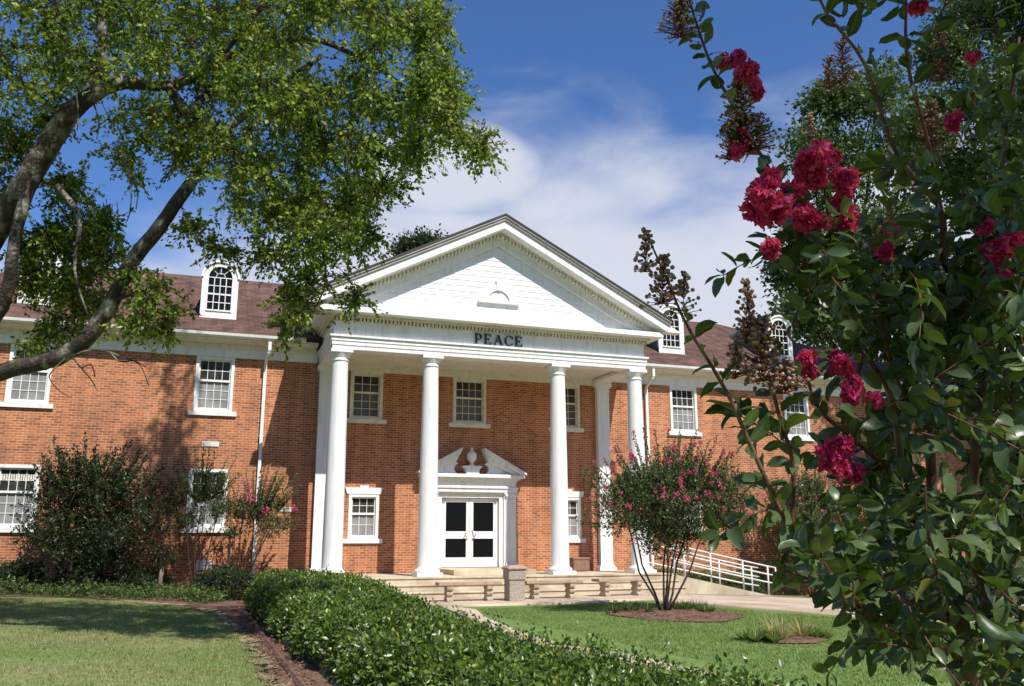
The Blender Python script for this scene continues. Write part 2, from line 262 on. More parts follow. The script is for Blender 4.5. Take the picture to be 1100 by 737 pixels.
# ------------------------------------------------------------------ mesh building
ROOT = {}                           # object -> world origin of its thing
class MB:
    def __init__(s): s.v = []; s.f = []
    def face(s, pts):
        i = len(s.v); s.v += [tuple(map(float, p)) for p in pts]; s.f.append(tuple(range(i, i+len(pts)))); return s
    def box(s, x0, x1, y0, y1, z0, z1):
        i = len(s.v)
        s.v += [(x0, y0, z0), (x1, y0, z0), (x1, y1, z0), (x0, y1, z0), (x0, y0, z1), (x1, y0, z1), (x1, y1, z1), (x0, y1, z1)]
        s.f += [tuple(i+k for k in q) for q in ((0, 3, 2, 1), (4, 5, 6, 7), (0, 1, 5, 4), (1, 2, 6, 5), (2, 3, 7, 6), (3, 0, 4, 7))]; return s
    def prism(s, poly, a, b, axis='y'):
        """poly: 2-D outline; extruded between a and b. axis y: poly is (x,z); axis x: poly is (y,z); axis z: (x,y)."""
        def P(p, t): return (p[0], t, p[1]) if axis == 'y' else ((t, p[0], p[1]) if axis == 'x' else (p[0], p[1], t))
        n = len(poly); i = len(s.v); s.v += [P(p, a) for p in poly] + [P(p, b) for p in poly]
        s.f.append(tuple(i+k for k in range(n))); s.f.append(tuple(i+n+k for k in reversed(range(n))))
        for k in range(n): s.f.append((i+k, i+n+k, i+n+(k+1) % n, i+(k+1) % n))
        return s
    def ring(s, outer, inner, a, b):
        """strip between two open polylines of equal length in (x,z), thickness a..b in y"""
        n = len(outer); i = len(s.v)
        for t in (a, b): s.v += [(p[0], t, p[1]) for p in outer] + [(p[0], t, p[1]) for p in inner]
        for k in range(n-1):
            s.f.append((i+k, i+k+1, i+n+k+1, i+n+k)); s.f.append((i+2*n+k, i+3*n+k, i+3*n+k+1, i+2*n+k+1))
            s.f.append((i+k, i+2*n+k, i+2*n+k+1, i+k+1)); s.f.append((i+n+k, i+n+k+1, i+3*n+k+1, i+3*n+k))
        s.f.append((i, i+n, i+3*n, i+2*n)); s.f.append((i+n-1, i+3*n-1, i+4*n-1, i+2*n-1)); return s
    def lathe(s, prof, cx, cy, n=32, cap=True):
        i = len(s.v); m = len(prof)
        for r, z in prof:
            for k in range(n): a = 2*math.pi*k/n; s.v.append((cx+r*math.cos(a), cy+r*math.sin(a), z))
        for j in range(m-1):
            for k in range(n): s.f.append((i+j*n+k, i+j*n+(k+1) % n, i+(j+1)*n+(k+1) % n, i+(j+1)*n+k))
        if cap:
            s.f.append(tuple(i+k for k in reversed(range(n)))); s.f.append(tuple(i+(m-1)*n+k for k in range(n)))
        return s
    def tube(s, pts, rs, n=6, cap=True):
        pts = [np.asarray(p, float) for p in pts]; m = len(pts); i = len(s.v)
        if not hasattr(rs, '__len__'): rs = [rs]*m
        ref = None
        for j in range(m):
            d = pts[min(j+1, m-1)] - pts[max(j-1, 0)]; d = d/(np.linalg.norm(d)+1e-9)
            if ref is None: ref = np.cross(d, [0, 0, 1.] if abs(d[2]) < .9 else [1., 0, 0])
            a = ref - d*ref.dot(d); a = a/(np.linalg.norm(a)+1e-9); b = np.cross(d, a); ref = a
            for k in range(n):
                t = 2*math.pi*k/n; s.v.append(tuple(pts[j] + (a*math.cos(t)+b*math.sin(t))*rs[j]))
        for j in range(m-1):
            for k in range(n): s.f.append((i+j*n+k, i+j*n+(k+1) % n, i+(j+1)*n+(k+1) % n, i+(j+1)*n+k))
        if cap: s.f.append(tuple(i+k for k in reversed(range(n)))); s.f.append(tuple(i+(m-1)*n+k for k in range(n)))
        return s
    def build(s, name, m, parent=None, smooth=False, bevel=0):
        me = bpy.data.meshes.new(name); o0 = ROOT.get(parent.name, np.zeros(3)) if parent else np.zeros(3)
        v = np.array(s.v, float).reshape(-1, 3) - o0
        me.from_pydata(v.tolist(), [], s.f); me.materials.append(m)
        bm = bmesh.new(); bm.from_mesh(me); bmesh.ops.recalc_face_normals(bm, faces=bm.faces); bm.to_mesh(me); bm.free()
        if smooth: me.shade_smooth() if smooth is True else me.set_sharp_from_angle(angle=rad(smooth))
        if smooth and smooth is not True: me.polygons.foreach_set('use_smooth', [True]*len(me.polygons))
        return link(name, me, parent, bevel)
def link(name, me, parent=None, bevel=0):
    o = bpy.data.objects.new(name, me); COL.objects.link(o)
    if parent:
        o.parent = parent; ROOT[o.name] = ROOT.get(parent.name, np.zeros(3))
    if bevel:
        b = o.modifiers.new('bevel', 'BEVEL'); b.width = bevel; b.segments = 2; b.limit_method = 'ANGLE'
    return o
def empty(name, loc, label, cat, group=None):
    o = bpy.data.objects.new(name, None); COL.objects.link(o); o.location = tuple(map(float, loc)); o.empty_display_size = .2
    ROOT[o.name] = np.array(loc, float); tag(o, label, cat, group); return o
def tag(o, label=None, cat=None, group=None, kind=None):
    if label: o['label'] = label
    if cat: o['category'] = cat
    if group: o['group'] = group
    if kind: o['kind'] = kind
    return o
def arr_mesh(name, V, F, m, parent=None, smooth=False):
    """V (n,3), F (k, 3 or 4) numpy"""
    V = np.asarray(V, np.float32)
    if parent is not None: V = V - ROOT.get(parent.name, np.zeros(3)).astype(np.float32)
    me = bpy.data.meshes.new(name); k = F.shape[1]
    me.vertices.add(len(V)); me.vertices.foreach_set('co', V.ravel())
    me.loops.add(F.size); me.loops.foreach_set('vertex_index', F.ravel().astype(np.int32))
    me.polygons.add(len(F)); me.polygons.foreach_set('loop_start', np.arange(0, F.size, k, dtype=np.int32))
    me.polygons.foreach_set('loop_total', np.full(len(F), k, dtype=np.int32))
    if smooth: me.polygons.foreach_set('use_smooth', np.ones(len(F), dtype=bool))
    me.update(calc_edges=True); me.materials.append(m)
    return link(name, me, parent)

def norm(a): return a/(np.linalg.norm(a, axis=-1, keepdims=True)+1e-9)
def rdir(n): return norm(rng.normal(size=(n, 3)))
def small_leaves(P, T, size, wr=.5, up=.6, fold=.25):
    """two-triangle folded leaves. P base, T direction."""
    n = len(P); T = norm(T); Nn = norm(rdir(n)*.8 + np.array([0, 0, up])); B = norm(np.cross(T, Nn)); Nn = np.cross(B, T)
    s_ = size[:, None] if hasattr(size, '__len__') else np.full((n, 1), size)
    a = P; c = P + T*s_; mid = P + T*s_*.5
    b = mid + B*s_*wr*.5 + Nn*s_*fold*.3; d = mid - B*s_*wr*.5 + Nn*s_*fold*.3
    V = np.stack([a, b, c, d], 1).reshape(-1, 3)
    i = np.arange(n)[:, None]*4; F = np.concatenate([i+np.array([[0, 1, 2]]), i+np.array([[0, 2, 3]])], 1).reshape(-1, 3)
    return V, F
def big_leaves(P, T, size, wr=.5, up=.5, curl=.34, fold=.22):
    """smooth elliptical leaves of 6 stations x 3"""
    n = len(P); T = norm(T); Nn = norm(rdir(n)*.75 + np.array([0, 0, up])); B = norm(np.cross(T, Nn)); Nn = np.cross(B, T)
    ts = np.array([0, .08, .24, .45, .68, .87, 1.]); ws = np.array([.02, .14, .40, .5, .49, .34, .05])
    cu = curl*(.4+rng.random(n)*1.2); fo = fold*(.3+rng.random(n)*1.4); S = size
    V = np.zeros((n, len(ts), 3, 3))
    wav = rng.normal(size=(n, len(ts)))*.035
    for j, (t, w_) in enumerate(zip(ts, ws)):
        mid = P + T*(S*t)[:, None] - Nn*(S*cu*t*t)[:, None]
        ww = S*wr*w_*2*.5
        V[:, j, 1] = mid
        V[:, j, 0] = mid + B*ww[:, None] + Nn*(ww*fo*2+S*wav[:, j])[:, None]
        V[:, j, 2] = mid - B*ww[:, None] + Nn*(ww*fo*2-S*wav[:, j])[:, None]
    m = len(ts)*3; F = []
    for j in range(len(ts)-1):
        for k in range(2): F.append([j*3+k, j*3+k+1, j*3+3+k+1, j*3+3+k])
    F = (np.arange(n)[:, None, None]*m + np.array(F)[None]).reshape(-1, 4)
    return V.reshape(-1, 3), F
def prisms(A, Bp, ra, rb):
    """many thin 3-sided twigs"""
    n = len(A); d = norm(Bp-A); s_ = norm(np.cross(d, rdir(n))); t = np.cross(d, s_); V = np.zeros((n, 6, 3))
    for k in range(3):
        a = 2*math.pi*k/3; o = s_*math.cos(a)+t*math.sin(a)
        V[:, k] = A + o*ra; V[:, 3+k] = Bp + o*rb
    F = np.array([[0, 1, 4, 3], [1, 2, 5, 4], [2, 0, 3, 5]])
    return V.reshape(-1, 3), (np.arange(n)[:, None, None]*6+F[None]).reshape(-1, 4)
class Acc:
    def __init__(s): s.V = []; s.F = []; s.n = 0
    def add(s, VF):
        V, F = VF; s.V.append(V); s.F.append(F+s.n); s.n += len(V)
    def build(s, name, m, parent=None, smooth=False):
        return arr_mesh(name, np.concatenate(s.V), np.concatenate(s.F), m, parent, smooth)
def sprays(C, Rr, n_tw, n_lf, tw_len, leaf, droop=.5, upb=0., out_bias=.5, wr=.5, shell=.35, jit=.35):
    """twigs with leaves filling an ellipsoid C (3), Rr (3). returns (leaf VF, twig VF)"""
    d = rdir(n_tw); r = rng.random(n_tw)**(shell)
    S = C + d*np.array(Rr)*r[:, None]*.85
    D = norm(rdir(n_tw)*.7 + d*out_bias + np.array([0, 0, upb-droop*.6]))
    ln = tw_len*(.6+.8*rng.random(n_tw)); E_ = S + D*ln[:, None] + np.array([0, 0, -1])*(droop*.35*ln)[:, None]
    t = (np.arange(n_lf)+.5)/n_lf
    P = S[:, None]*(1-t)[None, :, None] + E_[:, None]*t[None, :, None] + (rng.normal(size=(n_tw, n_lf, 3))*leaf*jit)
    T = D[:, None] + rng.normal(size=(n_tw, n_lf, 3))*.75 + np.array([0, 0, -droop*.5+upb])
    P = P.reshape(-1, 3); T = T.reshape(-1, 3)
    sz = leaf*(.6+.7*rng.random(len(P)))
    return small_leaves(P, T, sz, wr), prisms(S-D*ln[:, None]*.4, E_, .004+leaf*.03, .002)
def blob(n, lat=2):
    pass
def in_poly(P, poly):
    x, y = P[:, 0], P[:, 1]; poly = np.array(poly); r = np.zeros(len(P), bool); j = len(poly)-1
    for i in range(len(poly)):
        xi, yi = poly[i][:2]; xj, yj = poly[j][:2]
        c = ((yi > y) != (yj > y)) & (x < (xj-xi)*(y-yi)/(yj-yi+1e-12)+xi); r ^= c; j = i
    return r

# ================================================================== GROUND
xs = np.unique(np.concatenate([np.linspace(-1200, -60, 9), np.linspace(-60, -24, 10), np.arange(-24, 26.01, .4), np.linspace(26, 60, 10), np.linspace(60, 1200, 9)]))
ys = np.unique(np.concatenate([np.linspace(-1200, -60, 9), np.linspace(-60, -28, 9), np.arange(-28, 2.01, .4), np.linspace(2, 60, 10), np.linspace(60, 1500, 9)]))
X, Y = np.meshgrid(xs, ys); Zz = gz(X, Y)
nx, ny = len(xs), len(ys)
idx = np.arange(nx*ny).reshape(ny, nx)
F = np.stack([idx[:-1, :-1], idx[:-1, 1:], idx[1:, 1:], idx[1:, :-1]], -1).reshape(-1, 4)
g = arr_mesh('lawn', np.stack([X, Y, Zz], -1).reshape(-1, 3), F, M['lawn'], smooth=True); g['kind'] = 'structure'
def sheet(name, left, right, m, h, nseg=40, ncross=8, edge=.0, kind='structure', rag=0.):
    """a draped sheet between two polylines"""
    def res(pl, k):
        pl = np.array([p[:2] for p in pl], float); s_ = np.r_[0, np.cumsum(np.linalg.norm(np.diff(pl, axis=0), axis=1))]
        t = np.linspace(0, s_[-1], k); return np.stack([np.interp(t, s_, pl[:, 0]), np.interp(t, s_, pl[:, 1])], 1)
    a, b = res(left, nseg), res(right, nseg); t = np.linspace(0, 1, ncross)
    if rag: a = a+rng.normal(size=a.shape)*rag; b = b+rng.normal(size=b.shape)*rag
    P = a[:, None]*(1-t)[None, :, None] + b[:, None]*t[None, :, None]
    Z_ = gz(P[..., 0], P[..., 1]) + h
    V = np.concatenate([P, Z_[..., None]], -1)
    if edge:                                    # turned-down edges so that it has thickness
        Lo = V[:, :1].copy(); Lo[..., 2] -= edge; Hi = V[:, -1:].copy(); Hi[..., 2] -= edge; V = np.concatenate([Lo, V, Hi], 1)
    nc = V.shape[1]; V = V.reshape(-1, 3); ii = np.arange(nseg*nc).reshape(nseg, nc)
    F_ = np.stack([ii[:-1, :-1], ii[:-1, 1:], ii[1:, 1:], ii[1:, :-1]], -1).reshape(-1, 4)
    o = arr_mesh(name, V, F_, m); o['kind'] = kind; return o
G = on_ground
# walk in front of the steps, running right past the ramp
front_edge = [(-6.5, -5.9), (-2.6, -5.95), G(497, 652), G(600, 649.5), G(690, 645), G(760, 650.5), G(850, 658), G(940, 665), G(1030, 669), G(1110, 672), (26, -9)]
back_edge = [(-6.5, -3.6), (-2.6, -3.6), (0, -3.6), (2.5, -3.6), (5.2, -3.3), (6.5, -3.3), (8.5, -2.9), (9.5, -2.9), (12, -3.8), (15, -4.4), (26, -6)]
sheet('walkway', back_edge, front_edge, M['walk'], .035, 120, 8, edge=.05)
# narrow path beside the hedge
sheet('side_path', [(-2.6, -5.9), G(500, 664), G(512, 672), G(540, 684), G(580, 697), G(660, 712), G(700, 722), (-2.6, -19.5)],
      [G(512, 656), G(520, 664), G(535, 670), G(560, 681), G(605, 694), G(680, 706), G(730, 718), (-2.1, -19.5)], M['walk'], .03, 60, 4, edge=.05)
# planting bed of mulch between wall and left lawn, and mulch strip beside the hedge
sheet('mulch_bed', [(-19, -.02), (-12, -.02), (-9, -.02), (-6.5, -.02), (-5.0, -.02), (-4.9, -3), (-4.7, -8), (-4.5, -17), (-4.4, -22)],
      [(-19, -3.6), G(0, 641), G(60, 642), G(130, 645), G(190, 649), G(236, 657), G(267, 680), G(302, 737), (-7.1, -22)], M['mulch'], .01, 200, 14, rag=.03)
sheet('dirt_strip', [G(130, 645), G(190, 649), G(236, 657), G(264, 680), G(280, 700), G(303, 737), (-7.0, -22)],
      [G(135, 646.5), G(188, 651), G(230, 659), G(256, 684), G(270, 705), G(291, 737), (-7.2, -22)], M['dirt'], .012, 160, 5, rag=.07)
curbpts = [G(236, 655), G(262, 659), G(272, 668), G(284, 688), G(303, 712), G(322, 737), (-6.75, -22)]
# beds in the right lawn
def bed(c, rx, ry, h=.02, name='tree_bed', m='mulch'):
    n = 40; V = [(c[0], c[1], float(gz(c[0], c[1]))+h+.05)]; F_ = []
    for rr in (.5, .85, 1.):
        for k in range(n):
            a = 2*math.pi*k/n; q = rr*(1+.06*math.sin(3*a+1)+.04*math.sin(7*a)); x, y = c[0]+rx*q*math.cos(a), c[1]+ry*q*math.sin(a)
            V.append((x, y, float(gz(x, y))+h+.05*(1-rr*rr)))
    b_ = MB(); b_.v = V
    for k in range(n):
        b_.f.append((0, 1+k, 1+(k+1) % n))
        for j in range(2): b_.f.append((1+j*n+k, 1+(j+1)*n+k, 1+(j+1)*n+(k+1) % n, 1+j*n+(k+1) % n))
    o = b_.build(name, M[m], smooth=True); o['kind'] = 'structure'; return o
TREE = G(714, 659)
BED1 = G(724, 661); bed(BED1, 1.25, 1.6)
BED2 = G(848, 688); bed(BED2, .6, .5, name='flower_bed')

# ================================================================== BUILDING
B = empty('brick_building', (0, 0, 0), 'long two storey red brick hall with white columned portico and hipped brown roof', 'building')
WX, WB, WR = 17.6, 12.0, 21.0                   # half length, depth
ZT = 6.2                              # top of brick
wins = []                             # (cx, z0 sill bottom, frame w, z top, cols, rows_up, rows_low, style)
for x in (-12.5, -7.75, 7.72, 12.42): wins.append((x, 4.45, 1.06, 6.17, 4, 2, 3, 'wing', 'up'))
for x in (-12.5, -7.72, 7.72, 12.42): wins.append((x, 1.17, 1.06, 2.93, 4, 2, 3, 'wing', 'low'))
wins += [(-16.6+.0, 4.45, .9, 6.17, 3, 2, 3, 'wing', 'up'), (17.1, 4.45, 1.06, 6.17, 4, 2, 3, 'wing', 'up'), (17.1, 1.17, 1.06, 2.93, 4, 2, 3, 'wing', 'low')]
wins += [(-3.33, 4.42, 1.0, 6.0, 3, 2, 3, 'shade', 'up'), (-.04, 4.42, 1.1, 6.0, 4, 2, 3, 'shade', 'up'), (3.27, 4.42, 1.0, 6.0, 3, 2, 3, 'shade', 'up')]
wins += [(-3.30, .87, .90, 2.30, 3, 2, 2, 'lintel', 'low'), (3.30, .87, .90, 2.30, 3, 2, 2, 'lintel', 'low')]
# walls with openings: split the front face into a grid of rectangles around holes
holes = []
for (cx, zb, w_, zt, *_k) in wins: holes.append((cx-w_/2, cx+w_/2, zb+.13, zt))
holes.append((-1.0, 1.0, .0, 2.27))
def wall_with_holes(x0, x1, z0, z1, holes, y=0., reveal=.14):
    mb = MB(); hx = sorted({x0, x1, *[h[0] for h in holes], *[h[1] for h in holes]}); hz = sorted({z0, z1, *[h[2] for h in holes], *[h[3] for h in holes]})
    for a, b in zip(hx[:-1], hx[1:]):
        for c, d in zip(hz[:-1], hz[1:]):
            mx_, mz = (a+b)/2, (c+d)/2
            if any(h[0] < mx_ < h[1] and h[2] < mz < h[3] for h in holes): continue
            mb.face([(a, y, c), (b, y, c), (b, y, d), (a, y, d)])
    for h in holes:
        mb.face([(h[0], y, h[2]), (h[0], y+reveal, h[2]), (h[0], y+reveal, h[3]), (h[0], y, h[3])])
        mb.face([(h[1], y, h[2]), (h[1], y, h[3]), (h[1], y+reveal, h[3]), (h[1], y+reveal, h[2])])
        mb.face([(h[0], y, h[3]), (h[0], y+reveal, h[3]), (h[1], y+reveal, h[3]), (h[1], y, h[3])])
        mb.face([(h[0], y, h[2]), (h[1], y, h[2]), (h[1], y+reveal, h[2]), (h[0], y+reveal, h[2])])
    return mb
mb = wall_with_holes(-WX, WR, -2.0, ZT+.4, holes)
mb.face([(WR, 0, -2), (WR, WB, -2), (WR, WB, ZT+.4), (WR, 0, ZT+.4)]); mb.face([(-WX, 0, -2), (-WX, WB, -2), (-WX, WB, ZT+.4), (-WX, 0, ZT+.4)])
mb.face([(-WX, WB, -2), (WR, WB, -2), (WR, WB, ZT+.4), (-WX, WB, ZT+.4)])
mb.build('brick_wall', M['brick'], B)
MB().box(-WX+.3, WR-.3, .45, .5, -1.9, ZT+.2).build('dark_interior', M['darkroom'], B)

def window(cx, zb, w_, zt, cols, ru, rl, style, lv):
    x0, x1 = cx-w_/2, cx+w_/2; z0 = zb+.13; yf = .02 if style != 'wing' else .015
    sashm = M['white'] if style != 'shade' else M['bounce_cream']  # windows under the portico take shade-toned copies of trim and screen
    f = MB(); t = .085
    f.box(x0, x0+t, -.03, .12, z0, zt); f.box(x1-t, x1, -.03, .12, z0, zt); f.box(x0+t, x1-t, -.03, .12, zt-t, zt); f.box(x0+t, x1-t, -.02, .12, z0, z0+.05)
    fr = f.build('window', sashm, B)
    ix0, ix1, iz0, iz1 = x0+t, x1-t, z0+.05, zt-t
    frac = .42; zm = iz1-(iz1-iz0)*frac
    # sashes
    s_ = MB(); r = .042
    s_.box(ix0, ix1, .03, .075, zm-.03, zm+.03)
    s_.box(ix0, ix0+r, .05, .085, iz0, iz1); s_.box(ix1-r, ix1, .05, .085, iz0, iz1); s_.box(ix0+r, ix1-r, .05, .085, iz1-r, iz1); s_.box(ix0+r, ix1-r, .045, .08, iz0, iz0+r+.01)
    mt = .017
    for k in range(1, cols):
        x = ix0+r+(ix1-ix0-2*r)*k/cols
        s_.box(x-mt/2, x+mt/2, .075, .093, zm+.03, iz1-r); s_.box(x-mt/2, x+mt/2, .075, .093, iz0+r+.01, zm-.03)
    for k in range(1, ru): z = zm+.03+(iz1-r-zm-.03)*k/ru; s_.box(ix0+r, ix1-r, .0765, .0915, z-mt/2, z+mt/2)
    for k in range(1, rl): z = iz0+r+.01+(zm-.03-iz0-r-.01)*k/rl; s_.box(ix0+r, ix1-r, .0765, .0915, z-mt/2, z+mt/2)
    s_.build('sash', sashm, fr)
    MB().box(ix0+.01, ix1-.01, .095, .10, zm, iz1-.01).build('upper_pane', M['glass_up'], fr)
    MB().box(ix0+.01, ix1-.01, .094, .099, iz0+.01, zm-.001).build('lower_pane', M['screen'] if style != 'shade' else M['screen_shade'], fr)
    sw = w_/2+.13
    MB().box(cx-sw, cx+sw, -.075, .05, zb, zb+.128).build('sill', M['white'] if style != 'shade' else M['bounce_cream'], fr)
    if style == 'lintel':
        l_ = MB(); l_.prism([(cx-w_/2-.05, zt+.002), (cx+w_/2+.05, zt+.002), (cx+w_/2+.12, zt+.19), (cx+.12, zt+.19), (cx+.14, zt+.25), (cx-.14, zt+.25), (cx-.12, zt+.19), (cx-w_/2-.12, zt+.19)], -.045, .02)
        l_.build('lintel', M['white'], fr)
    if (style, lv) == ('wing', 'low') and abs(cx+12.5) < .1:   # gathered curtain behind the upper panes
        c_ = MB()
        for k in range(14):
            xa = ix0+.04+k*(ix1-ix0-.08)/14; c_.box(xa, xa+.04, .088, .0935, iz1-.33+.03*math.sin(k*1.7), iz1-.16)
        c_.build('curtain', M['bounce_cream'], fr)
for w_ in wins: window(*w_)

# --- roof with hips
ey, ez = -.62, 6.78; ry_, rz_ = 5.2, 10.05; ex = WX+.62; er = WR+.3; rx_ = 12.6; by = 2*ry_-ey
rf = MB()
rf.face([(-ex, ey, ez), (er, ey, ez), (rx_, ry_, rz_), (-rx_, ry_, rz_)])
rf.face([(er, ey, ez), (er, by, ez), (rx_, ry_, rz_)]); rf.face([(-ex, by, ez), (-ex, ey, ez), (-rx_, ry_, rz_)])
rf.face([(er, by, ez), (-ex, by, ez), (-rx_, ry_, rz_), (rx_, ry_, rz_)])
rf.face([(-ex, ey, ez-.03), (er, ey, ez-.03), (er, by, ez-.03), (-ex, by, ez-.03)])
rf.build('roof', M['shingle'], B)
# --- wing eaves: frieze board, soffit cove, gutter, for left and right wing
def profile_run(prof, x0, x1, name, m, par=B):
    return MB().prism(prof, x0, x1, 'x').build(name, m, par)
for sx in (-1, 1):
    a, b = (sx*4.86, (WR if sx > 0 else -WX)+sx*.06); x0, x1 = min(a, b), max(a, b)
    profile_run([(-.06, 6.172), (-.003, 6.172), (-.003, 6.50), (-.06, 6.50)], x0, x1, 'frieze_board', M['white'])
    a, b = (sx*4.9, (WR if sx > 0 else -WX)+sx*.5); x0, x1 = min(a, b), max(a, b)
    profile_run([(-.005, 6.42), (-.075, 6.42), (-.12, 6.47), (-.14, 6.56), (-.44, 6.60), (-.50, 6.63), (-.50, 6.70), (-.005, 6.74)], x0, x1, 'eave_soffit', M['bounce_cream'])
    a, b = (sx*5.28, (WR if sx > 0 else -WX)+sx*.64); x0, x1 = min(a, b), max(a, b)
    profile_run([(-.505, 6.655), (-.56, 6.65), (-.625, 6.70), (-.64, 6.775), (-.615, 6.775), (-.60, 6.72), (-.555, 6.68), (-.505, 6.68)], x0, x1, 'gutter', M['gutter'])
    d_ = MB(); X_ = sx*6.3
    d_.box(X_-.045, X_+.045, -.56, -.47, 6.36, 6.66); d_.tube([(X_, -.515, 6.38), (X_-.02, -.49, 6.30), (X_-.06, -.12, 6.06), (X_-.06, -.075, 5.96)], .05, 6)
    zb_ = float(gz(X_, 0)); d_.box(X_-.105, X_-.015, -.12, -.03, zb_+.1, 5.98)
    for zc in (1.0, 3.9): d_.box(X_-.125, X_+.005, -.125, -.002, zc, zc+.03)
    d_.box(X_-.11, X_-.01, -.25, -.03, zb_+.05, zb_+.14)
    d_.build('downspout', M['gutter'], B)
for (x0, x1, z0, z1) in ((-7.97, -7.51, 3.57, 3.71), (-5.75, -5.33, 1.76, 1.89), (-7.88, -7.47, .17, .42), (15.3, 15.8, 1.1, 1.22)):
    v_ = MB().box(x0, x1, -.02, -.002, z0, z1)
    for k in range(3): v_.box(x0+.03, x1-.03, -.03, -.0205, z0+(z1-z0)*(k+.4)/3, z0+(z1-z0)*(k+.65)/3)
    v_.build('wall_vent', M['white'], B)

# --- dormers
def dormer(cx):
    y = .62; hw = .525; z0 = 7.42; zs = 8.74; n = 18
    arc = [(cx+hw*math.cos(math.pi*k/n), zs+hw*math.sin(math.pi*k/n)) for k in range(n+1)]
    outer = [(cx+hw, z0)]+arc+[(cx-hw, z0)]
    r = .34
    iz0 = z0+.30
    ia = [(cx+r*math.cos(math.pi*k/n), zs+.02+r*math.sin(math.pi*k/n)) for k in range(n+1)]
    inner = [(cx+r, iz0)]+ia+[(cx-r, iz0)]
    f = MB().ring(outer, inner, y, y+.10); f.box(cx-hw, cx+hw, y+.001, y+.10, z0, iz0)
    f.ring([(cx+(hw+.035)*math.cos(math.pi*k/n), zs+(hw+.035)*math.sin(math.pi*k/n)) for k in range(n+1)], [(cx+(hw-.03)*math.cos(math.pi*k/n), zs+(hw-.03)*math.sin(math.pi*k/n)) for k in range(n+1)], y-.05, y+.06)
    d_ = f.build('dormer', M['white'], B)
    sh = MB(); q = [(cx+hw-.01, z0)]+[(cx+(hw-.01)*math.cos(math.pi*k/n), zs+(hw-.01)*math.sin(math.pi*k/n)) for k in range(n+1)]+[(cx-hw+.01, z0)]
    for (a, b) in zip(q[:-1], q[1:]): sh.face([(a[0], y+.1, a[1]), (b[0], y+.1, b[1]), (b[0], 5.0, b[1]), (a[0], 5.0, a[1])])
    sh.build('dormer_hood', M['copper'], d_)
    MB().prism([(cx+r+.02, iz0-.02)]+[(p[0], p[1]+.02) for p in ia]+[(cx-r-.02, iz0-.02)], y+.07, y+.08).build('pane', M['glass_dark'], d_)
    m_ = MB(); t = .012
    for k in (-1, 0, 1): m_.box(cx+k*r/2-t, cx+k*r/2+t, y+.045, y+.065, iz0, zs+.02+(.0 if k else 0))
    for k in range(1, 4): z = iz0+(zs+.02-iz0)*k/4; m_.box(cx-r, cx+r, y+.042, y+.062, z-t*(2 if k == 2 else 1), z+t*(2 if k == 2 else 1))
    m_.box(cx-r, cx+r, y+.042, y+.066, zs+.005, zs+.03)
    m_.tube([(cx, y+.055, zs+.12), (cx, y+.055, zs+.36)], t, 4)
    m_.tube([(cx+.13*math.cos(a), y+.055, zs+.03+.13*math.sin(a)) for a in np.linspace(0, math.pi, 9)], t, 4)
    for a in (.8, 1.18+.4-.01, 2.34): m_.tube([(cx+.13*math.cos(a), y+.055, zs+.03+.13*math.sin(a)), (cx+r*math.cos(a), y+.055, zs+.03+r*math.sin(a))], t, 4)
    m_.box(cx-r-.03, cx+r+.03, y-.03, y+.02, iz0-.03, iz0+.02)
    m_.build('muntins', M['white'], d_)
for x in (-12.62, -7.78, 7.72, 12.42): dormer(x)

# --- portico floor and steps
fl = MB(); PX = 5.25
fl.box(-PX, PX, -3.1, -.005, -1.2, -.036); fl.box(-PX-.02, PX, -3.13, -.005, -.035, 0); fl.build('portico_floor', M['concrete'], B)
st = MB(); st.box(-PX, PX, -3.46, -3.101, -1.2, -.209); st.box(-PX-.02, PX, -3.49, -3.101, -.208, -.173); st.box(-PX, PX, -3.82, -3.461, -1.2, -.383); st.box(-PX-.02, PX, -3.85, -3.491, -.382, -.347); st.build('steps', M['concrete'], B, bevel=.008)
MB().box(-1.12, 1.33, -2.2, -.1, .0, .14).build('door_step', M['concrete'], B, bevel=.006)
# --- columns
A_, B_, D_ = 4.535, 1.96, 2.48
for cx in (-A_, -B_, B_, A_):
    c = MB(); c.box(cx-.353, cx+.353, -D_-.353, -D_+.353, .002, .10)
    pl = c.build('column', M['column'], B)
    prof = [(.335, .101), (.35, .125), (.352, .15), (.335, .178), (.295, .19), (.29, .205), (.285, .215), (.272, .24), (.268, .26)]
    for k in range(1, 13):
        t = k/12; prof.append((.268-.05*t**1.6, .26+(5.76-.26)*t))
    prof += [(.24, 5.775), (.243, 5.79), (.24, 5.805), (.22, 5.815), (.22, 5.87), (.235, 5.88), (.24, 5.90), (.262, 5.93), (.285, 5.975), (.292, 5.995)]
    MB().lathe(prof, cx, -D_, 40).build('shaft', M['column'], pl, smooth=50)
    MB().box(cx-.30, cx+.30, -D_-.30, -D_+.30, 5.996, 6.082).build('abacus', M['column'], pl)
# --- pilasters on the wall
for cx in (-4.56, 4.56):
    p = MB(); p.box(cx-.215, cx+.215, -.19, -.003, .12, 5.82)
    p.box(cx-.30, cx+.30, -.27, -.003, .002, .10); p.box(cx-.255, cx+.255, -.235, -.003, .10, .17)
    p.box(cx-.235, cx+.235, -.21, -.003, 5.80, 5.83); p.box(cx-.25, cx+.25, -.225, -.003, 5.90, 5.95); p.box(cx-.215, cx+.215, -.191, -.003, 5.82, 5.90); p.box(cx-.29, cx+.29, -.265, -.003, 5.95, 6.08)
    p.build('pilaster', M['column'], B)
